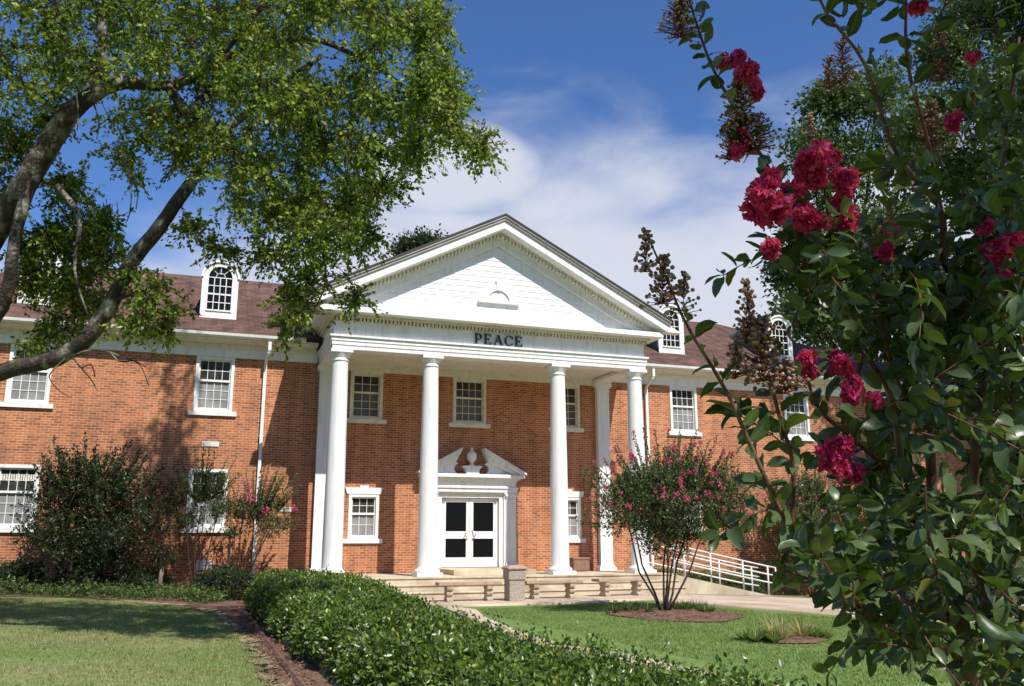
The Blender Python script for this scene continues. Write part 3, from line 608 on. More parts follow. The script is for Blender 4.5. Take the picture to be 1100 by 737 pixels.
# --- entablature (three sides), ceiling
def three_sides(z0, z1, half, thick, name, m, y_back=-.004, par=B):
    """band whose outer face stands at |x| = half and y = -D_-(half-A_)"""
    e = MB(); yf = -D_-(half-A_)
    e.box(-half, half, yf, yf+thick, z0, z1)
    for sx in (-1, 1): e.box(min(sx*half, sx*(half-thick)), max(sx*half, sx*(half-thick)), yf+thick, y_back, z0, z1)
    return e
e = three_sides(6.083, 6.20, 4.80, .52, '', None)
for z0, z1, h in ((6.20, 6.31, 4.82), (6.31, 6.42, 4.84), (6.42, 6.475, 4.885)):
    q = three_sides(z0, z1, h, .3, '', None); i = len(e.v); e.v += q.v; e.f += [tuple(a+i for a in f) for f in q.f]
e.build('architrave', M['white'], B)
three_sides(6.475, 6.86, 4.775, .25, '', None, y_back=.5).build('frieze', M['white'], B)
MB().box(-4.3, 4.3, -2.25, -.06, 6.225, 6.26).build('portico_ceiling', M['bounce_cream'], B)
MB().box(-4.79, 4.79, -.055, -.004, 6.0, 6.222).build('wall_board', M['bounce_cream'], B)
MB().box(-4.27, 4.27, -2.246, -2.20, 6.17, 6.224).box(-4.27, 4.27, -.10, -.056, 6.17, 6.224).build('ceiling_mould', M['bounce_cream'], B)
# letters
def letters():
    l_ = MB(); y0, y1 = -2.775, -2.73
    H = .30; zb = 6.515
    def ser(x, w_, z, t=.016): l_.box(x, x+w_, y0, y1, z, z+t)
    def stem(x, w_=.05): l_.box(x, x+w_, y0, y1, zb+.016, zb+H-.016); ser(x-.022, w_+.044, zb); ser(x-.022, w_+.044, zb+H-.016)
    def arc(cx, cz, rx, rz, a0, a1, tw, n=14, th=.018):
        o, i = [], []
        for k in range(n+1):
            a = a0+(a1-a0)*k/n; t = th+(tw-th)*abs(math.cos(a)); o.append((cx+rx*math.cos(a), cz+rz*math.sin(a))); i.append((cx+(rx-t)*math.cos(a), cz+(rz-th-(0))*math.sin(a)))
        l_.ring(o, i, y0, y1)
    P90 = math.pi/2
    x = -.74                                  # P
    stem(x+.022); l_.box(x+.072, x+.13, y0, y1, zb+H-.018, zb+H); l_.box(x+.072, x+.13, y0, y1, zb+.125, zb+.142)
    arc(x+.13, zb+.2125, .095, .0875, -P90, P90, .05)
    def E(x):
        stem(x+.022); l_.box(x+.072, x+.215, y0, y1, zb+H-.018, zb+H); l_.box(x+.072, x+.225, y0, y1, zb, zb+.018); l_.box(x+.072, x+.16, y0, y1, zb+.148, zb+.165)
        l_.box(x+.20, x+.215, y0, y1, zb+H-.07, zb+H-.018); l_.box(x+.21, x+.226, y0, y1, zb+.018, zb+.08); l_.box(x+.147, x+.16, y0, y1, zb+.125, zb+.19)
    E(x+.285)
    x = -.17                                  # A
    def bar(xa, za, xb, zc, w_): l_.prism([(xa, za), (xa+w_, za), (xb+w_, zc), (xb, zc)], y0, y1)
    bar(x+.03, zb+.016, x+.145, zb+H, .022); bar(x+.225, zb+.016, x+.128, zb+H, .05); l_.box(x+.075, x+.225, y0+.001, y1, zb+.10, zb+.117)
    ser(x, .09, zb); ser(x+.205, .11, zb)
    x = .17                                   # C
    arc(x+.15, zb+H/2, .14, H/2+.004, .72, 2*math.pi-.72, .052, 26); l_.box(x+.245, x+.262, y0, y1, zb+.20, zb+H-.01); l_.box(x+.245, x+.262, y0, y1, zb+.02, zb+.08)
    E(.50)
    l_.build('peace_lettering', M['letters'], B)
letters()
# --- horizontal cornice with dentils
HC = 5.23                                     # outer half width of the cornice fascia
yF = -D_-(HC-A_)
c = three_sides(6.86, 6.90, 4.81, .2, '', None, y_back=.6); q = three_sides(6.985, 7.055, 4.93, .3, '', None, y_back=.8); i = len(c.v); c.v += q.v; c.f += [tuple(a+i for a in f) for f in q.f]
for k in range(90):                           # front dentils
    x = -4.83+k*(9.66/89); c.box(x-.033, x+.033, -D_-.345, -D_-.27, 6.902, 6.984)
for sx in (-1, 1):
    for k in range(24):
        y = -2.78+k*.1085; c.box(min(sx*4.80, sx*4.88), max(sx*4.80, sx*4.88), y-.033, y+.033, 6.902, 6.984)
c.build('dentil_band', M['bounce_cream'], B)
c = three_sides(7.056, 7.20, HC, .9, '', None, y_back=1.0)
c.prism([(-D_-(HC-A_), 7.201), (-D_-.21, 7.201), (-D_-.21, 7.262)], -HC+.02, HC-.02, 'x')
c.build('cornice', M['white'], B)
# --- pediment
SL = .5125; APZ = 10.335; YR = -3.38; XE = 5.434
def zr(x, off=0.): return APZ-SL*abs(x)-off
ty = -2.69
tz0 = 7.20
t_ = MB(); hb = (APZ-.62-tz0)/SL
nb = 15                                       # clapboards, each slightly tilted
for k in range(nb):
    za, zc = tz0+(APZ-.55-tz0)*k/nb, tz0+(APZ-.55-tz0)*(k+1)/nb; wa, wc = (APZ-.55-za)/SL, max((APZ-.55-zc)/SL, .01)
    t_.face([(-wa, ty-.012, za), (wa, ty-.012, za), (wc, ty, zc), (-wc, ty, zc)]); t_.face([(-wa, ty-.012, za), (wa, ty-.012, za), (wa, ty, za-.001), (-wa, ty, za-.001)])
t_.build('tympanum_boards', M['white'], B)
def rake(y0, y1, off0, off1, mname, name, x_end=XE, zend=None, dent=False):
    r_ = MB()
    for sx in (-1, 1):
        poly = [(0, APZ-off0), (sx*x_end, zr(x_end, off0)), (sx*x_end, zr(x_end, off1)), (0, APZ-off1)]
        if zend:                               # cut level at the bottom
            xa = (APZ-off1-zend)/SL; xb = (APZ-off0-zend)/SL
            poly = [(0, APZ-off0), (sx*xb, zend), (sx*xa, zend), (0, APZ-off1)]
        r_.prism(poly, y0, y1)
    return r_.build(name, M[mname], B) if name else r_
rake(YR-.03, YR+.5, -.03, .02, 'roofedge', 'roof_edge', XE+.03)
rake(YR, YR+.5, .021, .075, 'greyroll', 'rake_mould', XE-.0)
rake(YR+.045, YR+.5, .076, .15, 'greyroll', 'rake_cove', XE-.03)
rake(YR+.10, -2.95, .151, .39, 'white', 'rake_fascia', zend=7.205)
r_ = MB()                                     # raking dentils
for sx in (-1, 1):
    ln = (APZ-.70-7.25)/SL; n = 43
    for k in range(n):
        x = (k+.5)*ln/n+.03; zt_ = zr(x, .42); hw = .034
        r_.prism([(sx*(x-hw), zr(x-hw, .42)), (sx*(x+hw), zr(x+hw, .42)), (sx*(x+hw), zr(x+hw, .53)), (sx*(x-hw), zr(x-hw, .53))], -2.93, -2.84)
r_.v += []
q = rake(-2.949, -2.70, .391, .42, 'white', None, zend=7.205); i = len(r_.v); r_.v += q.v; r_.f += [tuple(a+i for a in f) for f in q.f]
q = rake(-2.839, -2.71, .40, .56, 'white', None, zend=7.206); i = len(r_.v); r_.v += q.v; r_.f += [tuple(a+i for a in f) for f in q.f]
r_.build('raking_dentils', M['bounce_cream'], B)
rake(-2.78, -2.7055, .561, .78, 'white', 'raking_frieze', zend=7.207)
# fan ornament
f_ = MB(); zc = 7.84; n = 20
f_.ring([(.53*math.cos(math.pi*k/n), zc+.53*math.sin(math.pi*k/n)) for k in range(n+1)], [(.33*math.cos(math.pi*k/n), zc+.33*math.sin(math.pi*k/n)) for k in range(n+1)], ty-.075, ty)
f_.prism([(.33*math.cos(math.pi*k/n), zc+.33*math.sin(math.pi*k/n)) for k in range(n+1)], ty-.03, ty)
f_.prism([(-.055, zc+.33), (.055, zc+.33), (.085, zc+.64), (-.085, zc+.64)], ty-.10, ty); f_.box(-.64, .64, ty-.12, ty, zc-.07, zc-.002)
f_.build('arched_ornament', M['white'], B)
# portico roof planes, running back into the main roof
p = MB()
for sx in (-1, 1):
    p.prism([(0, APZ+.045), (sx*(XE+.05), zr(XE+.05, -.045)), (sx*(XE+.05), zr(XE+.05, -.0)), (0, APZ+.0)], YR+.02, 6.0)
p.build('portico_roof', M['shingle'], B)
for sx in (-1, 1):                             # side eaves of the portico
    q = [(sx*XE, zr(XE, .02)), (sx*(XE+.0), zr(XE, .15)), (sx*(HC+.0), 7.21), (sx*4.95, 7.21), (sx*4.95, zr(4.95, .05))]
    MB().prism(q, YR+.51, 1.3).build('side_eave', M['bounce_cream'], B)
MB().box(-.14, .14, 4.9, 5.5, 10.0, 10.2).build('roof_ridge_cap', M['shingle'], B)

# --- doorway
S = MB()                                       # surround
for sx in (-1, 1):
    def bx(a, b, y0, y1, z0, z1): S.box(min(sx*a, sx*b), max(sx*a, sx*b), y0, y1, z0, z1)
    bx(.925, 1.06, -.10, .05, .143, 2.34); bx(1.06, 1.13, -.16, -.003, .143, 2.34); bx(1.13, 1.46, -.20, -.003, .143, 2.34)
    bx(1.18, 1.41, -.222, -.201, .40, 2.20); bx(1.10, 1.50, -.25, -.003, .002, .22); bx(1.11, 1.49, -.23, -.003, .222, .27); bx(1.10, 1.50, -.24, -.003, 2.28, 2.345)
S.box(-.925, .925, -.10, .05, 2.23, 2.34); S.box(-1.06, 1.06, -.155, -.003, 2.345, 2.40)
bx(1.061, 1.47, -.212, -.003, 2.3455, 2.4005); S.box(-1.47, -1.061, -.212, -.003, 2.3455, 2.4005); S.box(-1.50, 1.50, -.22, -.003, 2.401, 2.52); S.box(-1.53, 1.53, -.26, -.003, 2.52, 2.56); S.box(-1.46, 1.46, -.205, -.003, 2.56, 2.74)
S.box(-1.50, 1.50, -.25, -.003, 2.74, 2.79); S.box(-1.56, 1.56, -.32, -.003, 2.79, 2.84); S.box(-1.68, 1.68, -.40, -.003, 2.84, 2.92); S.box(-1.62, 1.62, -.38, -.003, 2.92, 2.945)
sur = S.build('door_surround', M['white'], B, bevel=.006)
S = MB()                                       # broken pediment
for sx in (-1, 1):
    s1 = (3.72-3.0)/(1.72-.40)
    def zz(x, o): return 3.74-s1*(x-.38)-o
    S.prism([(sx*.36, zz(.36, 0)), (sx*1.74, zz(1.74, 0)), (sx*1.74, zz(1.74, .06)), (sx*.36, zz(.36, .06))], -.42, -.003)
    S.prism([(sx*.38, zz(.38, .061)), (sx*1.70, zz(1.70, .061)), (sx*1.62, zz(1.62, .15)), (sx*.42, zz(.42, .16))], -.38, -.003)
    S.prism([(sx*.43, zz(.43, .161)), (sx*1.58, zz(1.58, .151)), (sx*1.36, zz(1.36, .27)), (sx*.52, zz(.52, .31))], -.30, -.003)
    arc_ = [(sx*(.36+.20*math.sin(a)), 3.115-.165*math.cos(a)) for a in np.linspace(0, math.pi*.88, 10)]
    S.prism([(sx*1.42, 2.946)]+[(sx*.36, 2.946)]+arc_+[(sx*.53, zz(.53, .311)), (sx*1.33, zz(1.33, .275))], -.16, -.003)
S.prism([(-.20, 2.946), (.20, 2.946), (.22, 3.10), (.30, 3.17), (.30, 3.205), (-.30, 3.205), (-.30, 3.17), (-.22, 3.10)], -.30, -.003)
S.build('broken_pediment', M['white'], B)
MB().lathe([(.10, 3.206), (.10, 3.235), (.06, 3.25), (.055, 3.29), (.085, 3.33), (.135, 3.40), (.15, 3.47), (.15, 3.545), (.135, 3.555), (.145, 3.58), (.09, 3.65), (.045, 3.68), (.04, 3.705), (.05, 3.73), (.04, 3.76), (.012, 3.785)], 0, -.16, 20).build('urn', M['white'], B, smooth=45)
for sx in (-1, 1):                             # door leaves
    d_ = MB(); a, b = (.004, .915) if sx > 0 else (-.915, -.004); st_ = .13
    oa, ob = (a+.11, b-.15) if sx > 0 else (a+.15, b-.11)
    d_.box(a, oa, .0, .045, .15, 2.215); d_.box(ob, b, .0, .045, .15, 2.215)
    for z0, z1 in ((.15, .44), (1.00, 1.22), (2.10, 2.215)): d_.box(oa, ob, .0, .045, z0, z1)
    lf = d_.build('door', M['white'], B)
    MB().box(oa-.01, ob+.01, .018, .024, .43, 1.01).build('lower_pane', M['glass_dark'], lf); MB().box(oa-.01, ob+.01, .018, .024, 1.21, 2.11).build('upper_pane', M['glass_dark'], lf)
    hx = sx*.07
    MB().tube([(hx, .0, 1.24), (hx+sx*.04, -.06, 1.22), (hx+sx*.10, -.085, 1.12), (hx+sx*.04, -.06, 1.02), (hx, 0., .98)], .018, 8).build('handle', M['metal'], lf, smooth=True)
    MB().box(min(sx*.80, sx*.88), max(sx*.80, sx*.88), -.05, .0, 2.11, 2.17).build('closer', M['metal'], lf)

# ================================================================== RAMP AND RAILS
rp = MB()
rprof = [(5.251, -.0), (5.6, -.08), (6.69, -.30), (7.81, -.53), (8.75, -.715), (9.3, -.80), (9.3, -1.4), (5.251, -1.4)]
rp.prism(rprof, -2.95, -1.45); ramp = rp.build('access_ramp', M['concrete']); tag(ramp, 'tan concrete access ramp sloping down to the right from the portico', 'ramp')
def rampz(x): return float(np.interp(x, [p[0] for p in rprof[:6]], [p[1] for p in rprof[:6]]))
def railing(y, xs_, x_top0, x_top1, rails, label, end_loop):
    r0 = empty('handrail', (xs_[0], y, rampz(xs_[0])), label, 'railing', 'white pipe railings of the access ramp')
    for x in xs_: MB().tube([(x, y, rampz(x)), (x, y, rampz(x)+rails[0])], .026, 8).build('post', M['rail'], r0, smooth=True)
    for k, h in enumerate(rails):
        xa, xb = x_top0, x_top1
        MB().tube([(x, y-.0, rampz(x)+h) for x in np.linspace(xa, xb, 9)], .024, 8).build('rail', M['rail'], r0, smooth=True)
    if end_loop:
        MB().tube([(x_top1, y, rampz(x_top1)+rails[0]), (x_top1+.02, y, rampz(x_top1)+rails[-1])], .024, 8).build('end_rail', M['rail'], r0, smooth=True)
railing(-2.88, (5.45, 5.78, 6.69, 7.81, 8.70), 5.45, 8.98, (.86, .62, .38), 'white pipe handrail along the near edge of the ramp', True)
railing(-1.52, (5.45, 6.6, 7.85, 9.05), 5.2, 9.3, (.86, .58, .30), 'white pipe handrail along the wall side of the ramp', False)

# ================================================================== BENCHES, BIN, PLANTER
bench = empty('stone_bench', (0, 0, 0), 'stone bench', 'bench', 'stone benches on the walk in front of the steps')
MB().box(-.79, .79, -.2, .2, .375, .450).build('seat', M['seat'], bench, bevel=.012)
for sx in (-1, 1):
    pr = [(.17, 0), (.17, .06), (.11, .09), (.10, .12), (.15, .15), (.16, .20), (.11, .225), (.11, .25), (.17, .28), (.18, .34), (.18, .374)]
    poly = pr+[(-a, b) for a, b in reversed(pr)]
    MB().prism(poly, sx*.50-.075, sx*.50+.075, 'x').build('leg', M['bench'], bench, bevel=.01)
def place_copy(src, loc, rz, label):
    o = src.copy(); COL.objects.link(o); o.location = loc; o.rotation_euler = (0, 0, rz); o['label'] = label
    for ch in src.children:
        c_ = ch.copy(); COL.objects.link(c_); c_.parent = o
    return o
b1, b2, b3 = (-1.62, -5.25), (.64, -5.1), (2.74, -4.75)
wz = -.485
place_copy(bench, (b2[0], b2[1], wz), rad(3), 'concrete bench just right of the pebbled litter bin')
place_copy(bench, (b3[0], b3[1], wz), rad(7), 'concrete bench farthest right, nearest the flowering tree in the lawn')
bench.location = (b1[0], b1[1], wz); bench.rotation_euler = (0, 0, rad(-2)); bench['label'] = 'concrete bench left of the litter bin, partly behind the hedge'
bi = empty('litter_bin', (-.56, -5.5, wz), 'square litter bin of pebbled concrete with a brownish sloping lid', 'litter bin')
bx_ = -.52; by_ = -5.5
MB().box(bx_-.20, bx_+.20, by_-.20, by_+.20, wz, wz+.50).box(bx_-.225, bx_+.225, by_-.225, by_+.225, wz+.50, wz+.74).build('bin_body', M['aggregate'], bi, bevel=.01)
l_ = MB(); a, b = .255, .17; z0, z1, z2 = wz+.742, wz+.78, wz+.84
V8 = [(-a, -a, z0), (a, -a, z0), (a, a, z0), (-a, a, z0), (-a, -a, z1), (a, -a, z1), (a, a, z1), (-a, a, z1), (-b, -b, z2), (b, -b, z2), (b, b, z2), (-b, b, z2)]
l_.v = [(x+bx_, y+by_, z) for x, y, z in V8]; l_.f = [(3, 2, 1, 0), (8, 9, 10, 11)]+[(k, (k+1) % 4, 4+(k+1) % 4, 4+k) for k in range(4)]+[(4+k, 4+(k+1) % 4, 8+(k+1) % 4, 8+k) for k in range(4)]
l_.build('lid', M['lid'], bi, bevel=.008)
pb = MB().box(3.14, 3.68, -.75, -.30, .03, .42)
pb.box(3.12, 3.70, -.77, -.28, .36, .421)
tag(pb.build('planter_box', M['planter'], bevel=.01), 'low brown square planter box against the wall behind a column', 'planter')
pot = empty('potted_plant', (-4.05-.45, -1.6, 0), 'thin leafy plant in a dark pot beside the far left column', 'potted plant')
MB().lathe([(.10, .002), (.13, .22), (.145, .22), (.145, .25), (.12, .25), (.11, .20)], -4.5, -1.6, 16).build('pot', M['pot'], pot, smooth=40)
a_ = Acc(); st_ = MB()
for k in range(6):
    p0 = np.array([-4.5, -1.6, .2]); p1 = p0+np.array([rng.normal()*.12, rng.normal()*.12, .5+rng.random()*.35]); st_.tube([p0, (p0+p1)/2+rng.normal(size=3)*.03, p1], [.008, .006, .004], 5)
    P = p0+(p1-p0)*rng.random((10, 1))**.6; a_.add(small_leaves(P, rng.normal(size=(10, 3))+[0, 0, .4], .07+.05*rng.random(10), .55))
st_.build('stem', M['bark_dark'], pot); a_.build('foliage', M['leaf_cover'], pot)

# ================================================================== HEDGES
def leafy_solid(top, P0, P1, n, leaf, res=.12, name='foliage'):
    pass
def hedge_field(poly, hfun, root, n, leaf, m='leaf_hedge', zvar=.06, twiggy=.25, coredrop=.15):
    """leafy hedge over a ground polygon with a height function; leaves on the outer shell, dark core inside with the inner shade in its colour"""
    poly = np.array([p[:2] for p in poly]); lo, hi = poly.min(0), poly.max(0)
    stp = .16; gx = np.arange(lo[0]-stp, hi[0]+stp, stp); gy = np.arange(lo[1]-stp, hi[1]+stp, stp); XX, YY = np.meshgrid(gx, gy)
    inside = in_poly(np.stack([XX.ravel(), YY.ravel()], 1), poly).reshape(XX.shape)
    Hh = np.maximum(hfun(XX, YY)-coredrop, 0)*inside
    base = gz(XX, YY)-.02
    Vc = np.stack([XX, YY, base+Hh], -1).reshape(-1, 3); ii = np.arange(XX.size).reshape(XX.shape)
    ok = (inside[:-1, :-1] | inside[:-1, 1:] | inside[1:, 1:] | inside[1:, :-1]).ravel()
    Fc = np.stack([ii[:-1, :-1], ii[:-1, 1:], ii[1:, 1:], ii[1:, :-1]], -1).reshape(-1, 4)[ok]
    arr_mesh('shade_core', Vc, Fc, M['core'], root)
    # sample leaves: area on top plus sides
    P = lo+(hi-lo)*rng.random((n*3, 2)); P = P[in_poly(P, poly)][:n]
    h = hfun(P[:, 0], P[:, 1]); e_ = .05
    gx_ = (hfun(P[:, 0]+e_, P[:, 1])-hfun(P[:, 0]-e_, P[:, 1]))/(2*e_); gy_ = (hfun(P[:, 0], P[:, 1]+e_)-hfun(P[:, 0], P[:, 1]-e_))/(2*e_)
    nrm = norm(np.stack([-gx_, -gy_, np.ones_like(gx_)], 1))
    steep = np.hypot(gx_, gy_); rep = np.minimum(1+(steep*1.2).astype(int), 5)
    P = np.repeat(P, rep, 0); h = np.repeat(h, rep); nrm = np.repeat(nrm, rep, 0)
    z = gz(P[:, 0], P[:, 1])+h
    lump = .07*np.sin(P[:, 0]*5.1+P[:, 1]*2.3)+.04*np.sin(P[:, 0]*2.3-P[:, 1]*6.7)+.03*np.sin(P[:, 1]*11+P[:, 0]*9)
    Q = np.stack([P[:, 0], P[:, 1], z], 1)+nrm*(lump+rng.normal(size=len(z))*zvar*.6-.02)[:, None]+rng.normal(size=(len(z), 3))*.03
    T = nrm*.6+rng.normal(size=(len(z), 3))*.8
    Q[:, 2] = np.maximum(Q[:, 2], gz(Q[:, 0], Q[:, 1])+.02)
    A = Acc(); A.add(small_leaves(Q, T, leaf*(.6+.8*rng.random(len(Q))), .55))
    # stray shoots
    k = int(n*.004); sel = rng.integers(0, len(Q), k); sh = Q[sel]; d = norm(nrm[sel]*.6+rng.normal(size=(k, 3))*.4+[0, 0, .7]); ln = .06+.14*rng.random(k)**2
    for t in (0.3, .6, .85, 1.): A.add(small_leaves(sh+d*(ln*t)[:, None], d+rng.normal(size=(k, 3))*.6, leaf*(.7+.4*rng.random(k)), .5))
    A.build('foliage', M[m], root)
    Tw = Acc(); Tw.add(prisms(sh-d*.1, sh+d*ln[:, None], .003, .002))
    k = int(n*.010*twiggy*4); sel = rng.integers(0, len(Q), k); d = norm(rng.normal(size=(k, 3))+[0, 0, .3]); Tw.add(prisms(Q[sel]-d*.08, Q[sel]+d*.09, .0035, .002))
    if n > 20000: Tw.build('twigs', M['bark_pale'], root)
hedgeL = np.array([(-6.35, -1.9), (-6.6, -4.0), (-6.78, -7.0), (-6.78, -10.5), (-6.65, -14.0), (-6.5, -17.0), (-6.3, -20.5)])
hedgeR = np.array([(-4.5, -1.9), (-4.25, -4.0), (-4.25, -7.0), (-4.5, -10.5), (-4.75, -14.0), (-5.2, -17.0), (-5.5, -20.5)])
def hedge_h(x, y):
    l = np.interp(y, hedgeL[::-1, 1], hedgeL[::-1, 0]); r = np.interp(y, hedgeR[::-1, 1], hedgeR[::-1, 0])
    top = np.interp(y, [-20.5, -17, -14, -10, -6, -2], [.46, .52, .56, .59, .58, .57])
    a = np.clip((x-l)/.30, 0, 1); b = np.clip((r-x)/1.0, 0, 1); c = np.clip((-1.8-y)/.3, 0, 1); d = np.clip((y+20.6)/.5, 0, 1)
    rnd = lambda t: np.sqrt(np.clip(1-(1-t)**2, 0, 1))
    return top*rnd(a)*(.1+.9*rnd(np.clip(b/.42, 0, 1)))*rnd(c)*(1+.04*np.sin(y*1.7+x)+.03*np.sin(x*4.+y*3.1))*rnd(d)*(b > 0)
hroot = empty('clipped_hedge', (-5.3, -10., float(gz(-5.3, -10.))), 'big clipped glossy hedge running from the steps towards the viewer', 'hedge')
hedge_field(list(hedgeL)+list(hedgeR[::-1]), hedge_h, hroot, 80000, .058)
lowL = np.array([(-4.7, -12.5), (-4.8, -13.7), (-4.95, -15.5), (-5.35, -18.5), (-5.5, -21)]); lowR = np.array([(-4.15, -12.5), (-4.0, -13.7), (-4.05, -15.5), (-3.6, -18.0), (-3.0, -21)])
def low_h(x, y):
    l = np.interp(y, lowL[::-1, 1], lowL[::-1, 0]); r = np.interp(y, lowR[::-1, 1], lowR[::-1, 0])
    a = np.clip((x-l)/.25, 0, 1); b = np.clip((r-x)/.3, 0, 1); c = np.clip((-12.4-y)/.8, 0, 1)
    rnd = lambda t: np.sqrt(np.clip(1-(1-t)**2, 0, 1)); return (.24+.04*np.sin(y*2.1))*rnd(a)*rnd(b)*rnd(c)
hr2 = empty('low_shrub_row', (-3.1, -14, float(gz(-3, -14))), 'low straggly shrub row between the big hedge and the right lawn', 'hedge')
hedge_field(list(lowL)+list(lowR[::-1]), low_h, hr2, 17000, .056, zvar=.11)
# clipped hedge at the right beyond the ramp
def box_h(x0, x1, y0, y1, h, e=.35):
    def f(x, y):
        rnd = lambda t: np.sqrt(np.clip(1-(1-np.clip(t, 0, 1))**2, 0, 1))
        return h*rnd((x-x0)/e)*rnd((x1-x)/e)*rnd((y-y0)/e)*rnd((y1-y)/e)
    return f
def box_hedge(x0, x1, y0, y1, h, n, leaf, m, label, name='clipped_hedge', cat='hedge', group=None, e=.35):
    r0 = empty(name, ((x0+x1)/2, (y0+y1)/2, float(gz((x0+x1)/2, (y0+y1)/2))), label, cat, group)
    hedge_field([(x0, y0), (x1, y0), (x1, y1), (x0, y1)], box_h(x0, x1, y0, y1, h, e), r0, n, leaf, m)
    return r0
box_hedge(10.6, 20., -3.9, -2.5, 1.15, 15000, .055, 'leaf_hedge', 'clipped hedge before the right wing, seen through the pink flowering tree')
box_hedge(5.6, 10.2, -1.2, -.4, .65, 3500, .06, 'leaf_cover', 'low green shrubs growing between the ramp and the brick wall', 'low_shrubs', 'shrub')
# dark foundation shrubs at the left wing
fs = [(-13.2, -1.6, .55, 'dark rounded shrub at the left picture edge under the ground floor window'), (-11.9, -1.5, .6, 'dark rounded shrub at the left foot of the big evergreen bush'),
      (-10.6, -1.3, .6, 'dark rounded shrub in front of the big evergreen bush'), (-9.4, -1.3, .55, 'dark rounded shrub right of the big evergreen bush by the pale stump'),
      (-7.15, -2.2, .72, 'dark rounded shrub at the end of the clipped hedge beside the flowering saplings'), (-14.6, -1.5, .6, 'dark shrub beyond the left picture edge')]
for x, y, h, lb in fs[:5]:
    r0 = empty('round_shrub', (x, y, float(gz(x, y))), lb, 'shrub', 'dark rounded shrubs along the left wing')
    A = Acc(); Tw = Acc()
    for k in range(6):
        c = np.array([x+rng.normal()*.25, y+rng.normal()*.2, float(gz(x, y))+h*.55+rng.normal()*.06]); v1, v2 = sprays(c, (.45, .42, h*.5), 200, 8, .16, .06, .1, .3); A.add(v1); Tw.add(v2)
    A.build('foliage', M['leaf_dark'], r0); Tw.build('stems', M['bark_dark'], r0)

# ================================================================== generic plant builders
def grow(mb, p, d, r, ln, depth, tips, spread=.5, up=.3, shrink=.72, kids=3, sides=6):
    n = 4; pts = [p]; q = np.array(p, float); dd = np.array(d, float)
    for k in range(n):
        dd = norm(dd+rng.normal(size=3)*.12+np.array([0, 0, up*.12])); q = q+dd*ln/n; pts.append(q)
    mb.tube(pts, list(np.linspace(r, r*.62, n+1)), max(4, sides))
    if depth == 0: tips.append((q, dd)); return
    for k in range(kids):
        nd = norm(dd+rng.normal(size=3)*spread+np.array([0, 0, up*.3])); j = rng.integers(2, n+1); grow(mb, pts[j], nd, r*.62, ln*shrink, depth-1, tips, spread, up, shrink, kids, sides-1)
def shrub_tree(name, base, label, cat, group, stems, h, crown_c, crown_r, n_tw, n_lf, tw_len, leaf, m_leaf, m_bark, flowers=0, fl_size=.06, stem_r=.03, upb=.5, droop=.0, lobes=9, wisps=0, flower_zone=.55, seed=None, wl=1.):
    base = np.array([base[0], base[1], float(gz(base[0], base[1]))]); r0 = empty(name, base, label, cat, group)
    tr = MB(); A = Acc(); Tw = Acc(); cc = base+np.array(crown_c)
    cr_ = np.array(crown_r, float)
    for k in range(stems):
        a = 2*math.pi*k/stems+rng.random()*.6; foot = base+np.array([math.cos(a)*.05, math.sin(a)*.05, -.03]); tgt = cc+np.array([math.cos(a)*cr_[0]*.55, math.sin(a)*cr_[1]*.55, -cr_[2]*.35+rng.random()*cr_[2]*.4])
        mid = (foot+tgt)/2+np.array([math.cos(a), math.sin(a), 0])*(-.22+.34*rng.random())+rng.normal(size=3)*.06
        tr.tube([foot, (foot*.6+mid*.4)+rng.normal(size=3)*.02, mid+rng.normal(size=3)*.03, tgt], [stem_r*1.25, stem_r, stem_r*.8, stem_r*.5], 7)
        for j in range(3):
            t2 = cc+rdir(1)[0]*cr_*.7; tr.tube([mid*.3+tgt*.7, (tgt+t2)/2+rng.normal(size=3)*.05, t2], [stem_r*.45, stem_r*.3, stem_r*.15], 5)
    per = n_tw//lobes
    for k in range(lobes):
        d = rdir(1)[0]; c = cc+d*cr_*(.25+.7*rng.random()**.7); v1, v2 = sprays(c, cr_*(.24+.22*rng.random()), int(per*(.6+.8*rng.random())), n_lf, tw_len, leaf, droop, upb); A.add(v1); Tw.add(v2)
    wt = []
    for k in range(wisps):                      # upright leafy wands beyond the crown
        d = rdir(1)[0]; d[2] = abs(d[2])*.8+.35; d = norm(d); s_ = cc+d*cr_*.6; ln = cr_[2]*(.5+.7*rng.random())*wl; e_ = s_+norm(d+np.array([0, 0, .7]))*ln
        tr.tube([s_, (s_+e_)/2+rng.normal(size=3)*.02, e_], [.008, .006, .003], 4); wt.append(e_)
        t = np.linspace(.0, 1, max(8, int(ln/.035))); P = s_+(e_-s_)*t[:, None]; P = np.repeat(P, 2, 0); T = rng.normal(size=P.shape)*.8+norm(e_-s_)*.6; A.add(small_leaves(P, T, leaf*(.7+.5*rng.random(len(P))), .5))
    tr.build('trunk', M[m_bark], r0, smooth=True); A.build('crown', M[m_leaf], r0); Tw.build('twigs', M[m_bark], r0)
    if flowers:
        Fl = Acc(); pts = []
        for k in range(flowers):
            if wt and rng.random() < .35: c = wt[rng.integers(len(wt))]
            else:
                d = rdir(1)[0]; d[2] = d[2]*.5+flower_zone; c = cc+norm(d)*cr_*(.85+.35*rng.random())
            n = 26; P = c+rng.normal(size=(n, 3))*fl_size*np.array([.5, .5, .7]); Fl.add(small_leaves(P, rdir(n), fl_size*(.5+.4*rng.random(n)), .9))
        Fl.build('blossom', M['petal_far'], r0)
    return r0

# middle flowering tree in the round bed
shrub_tree('flowering_tree', TREE, 'small multi stemmed tree with pink blossom standing in the round mulch bed', 'tree', None, 7, 2.4, (.36, .35, 2.12), (1.62, 1.4, 1.0), 2500, 9, .28, .068, 'leaf_myrtle_small', 'bark_dark', flowers=200, fl_size=.045, flower_zone=.35, stem_r=.024, wisps=90, lobes=34)
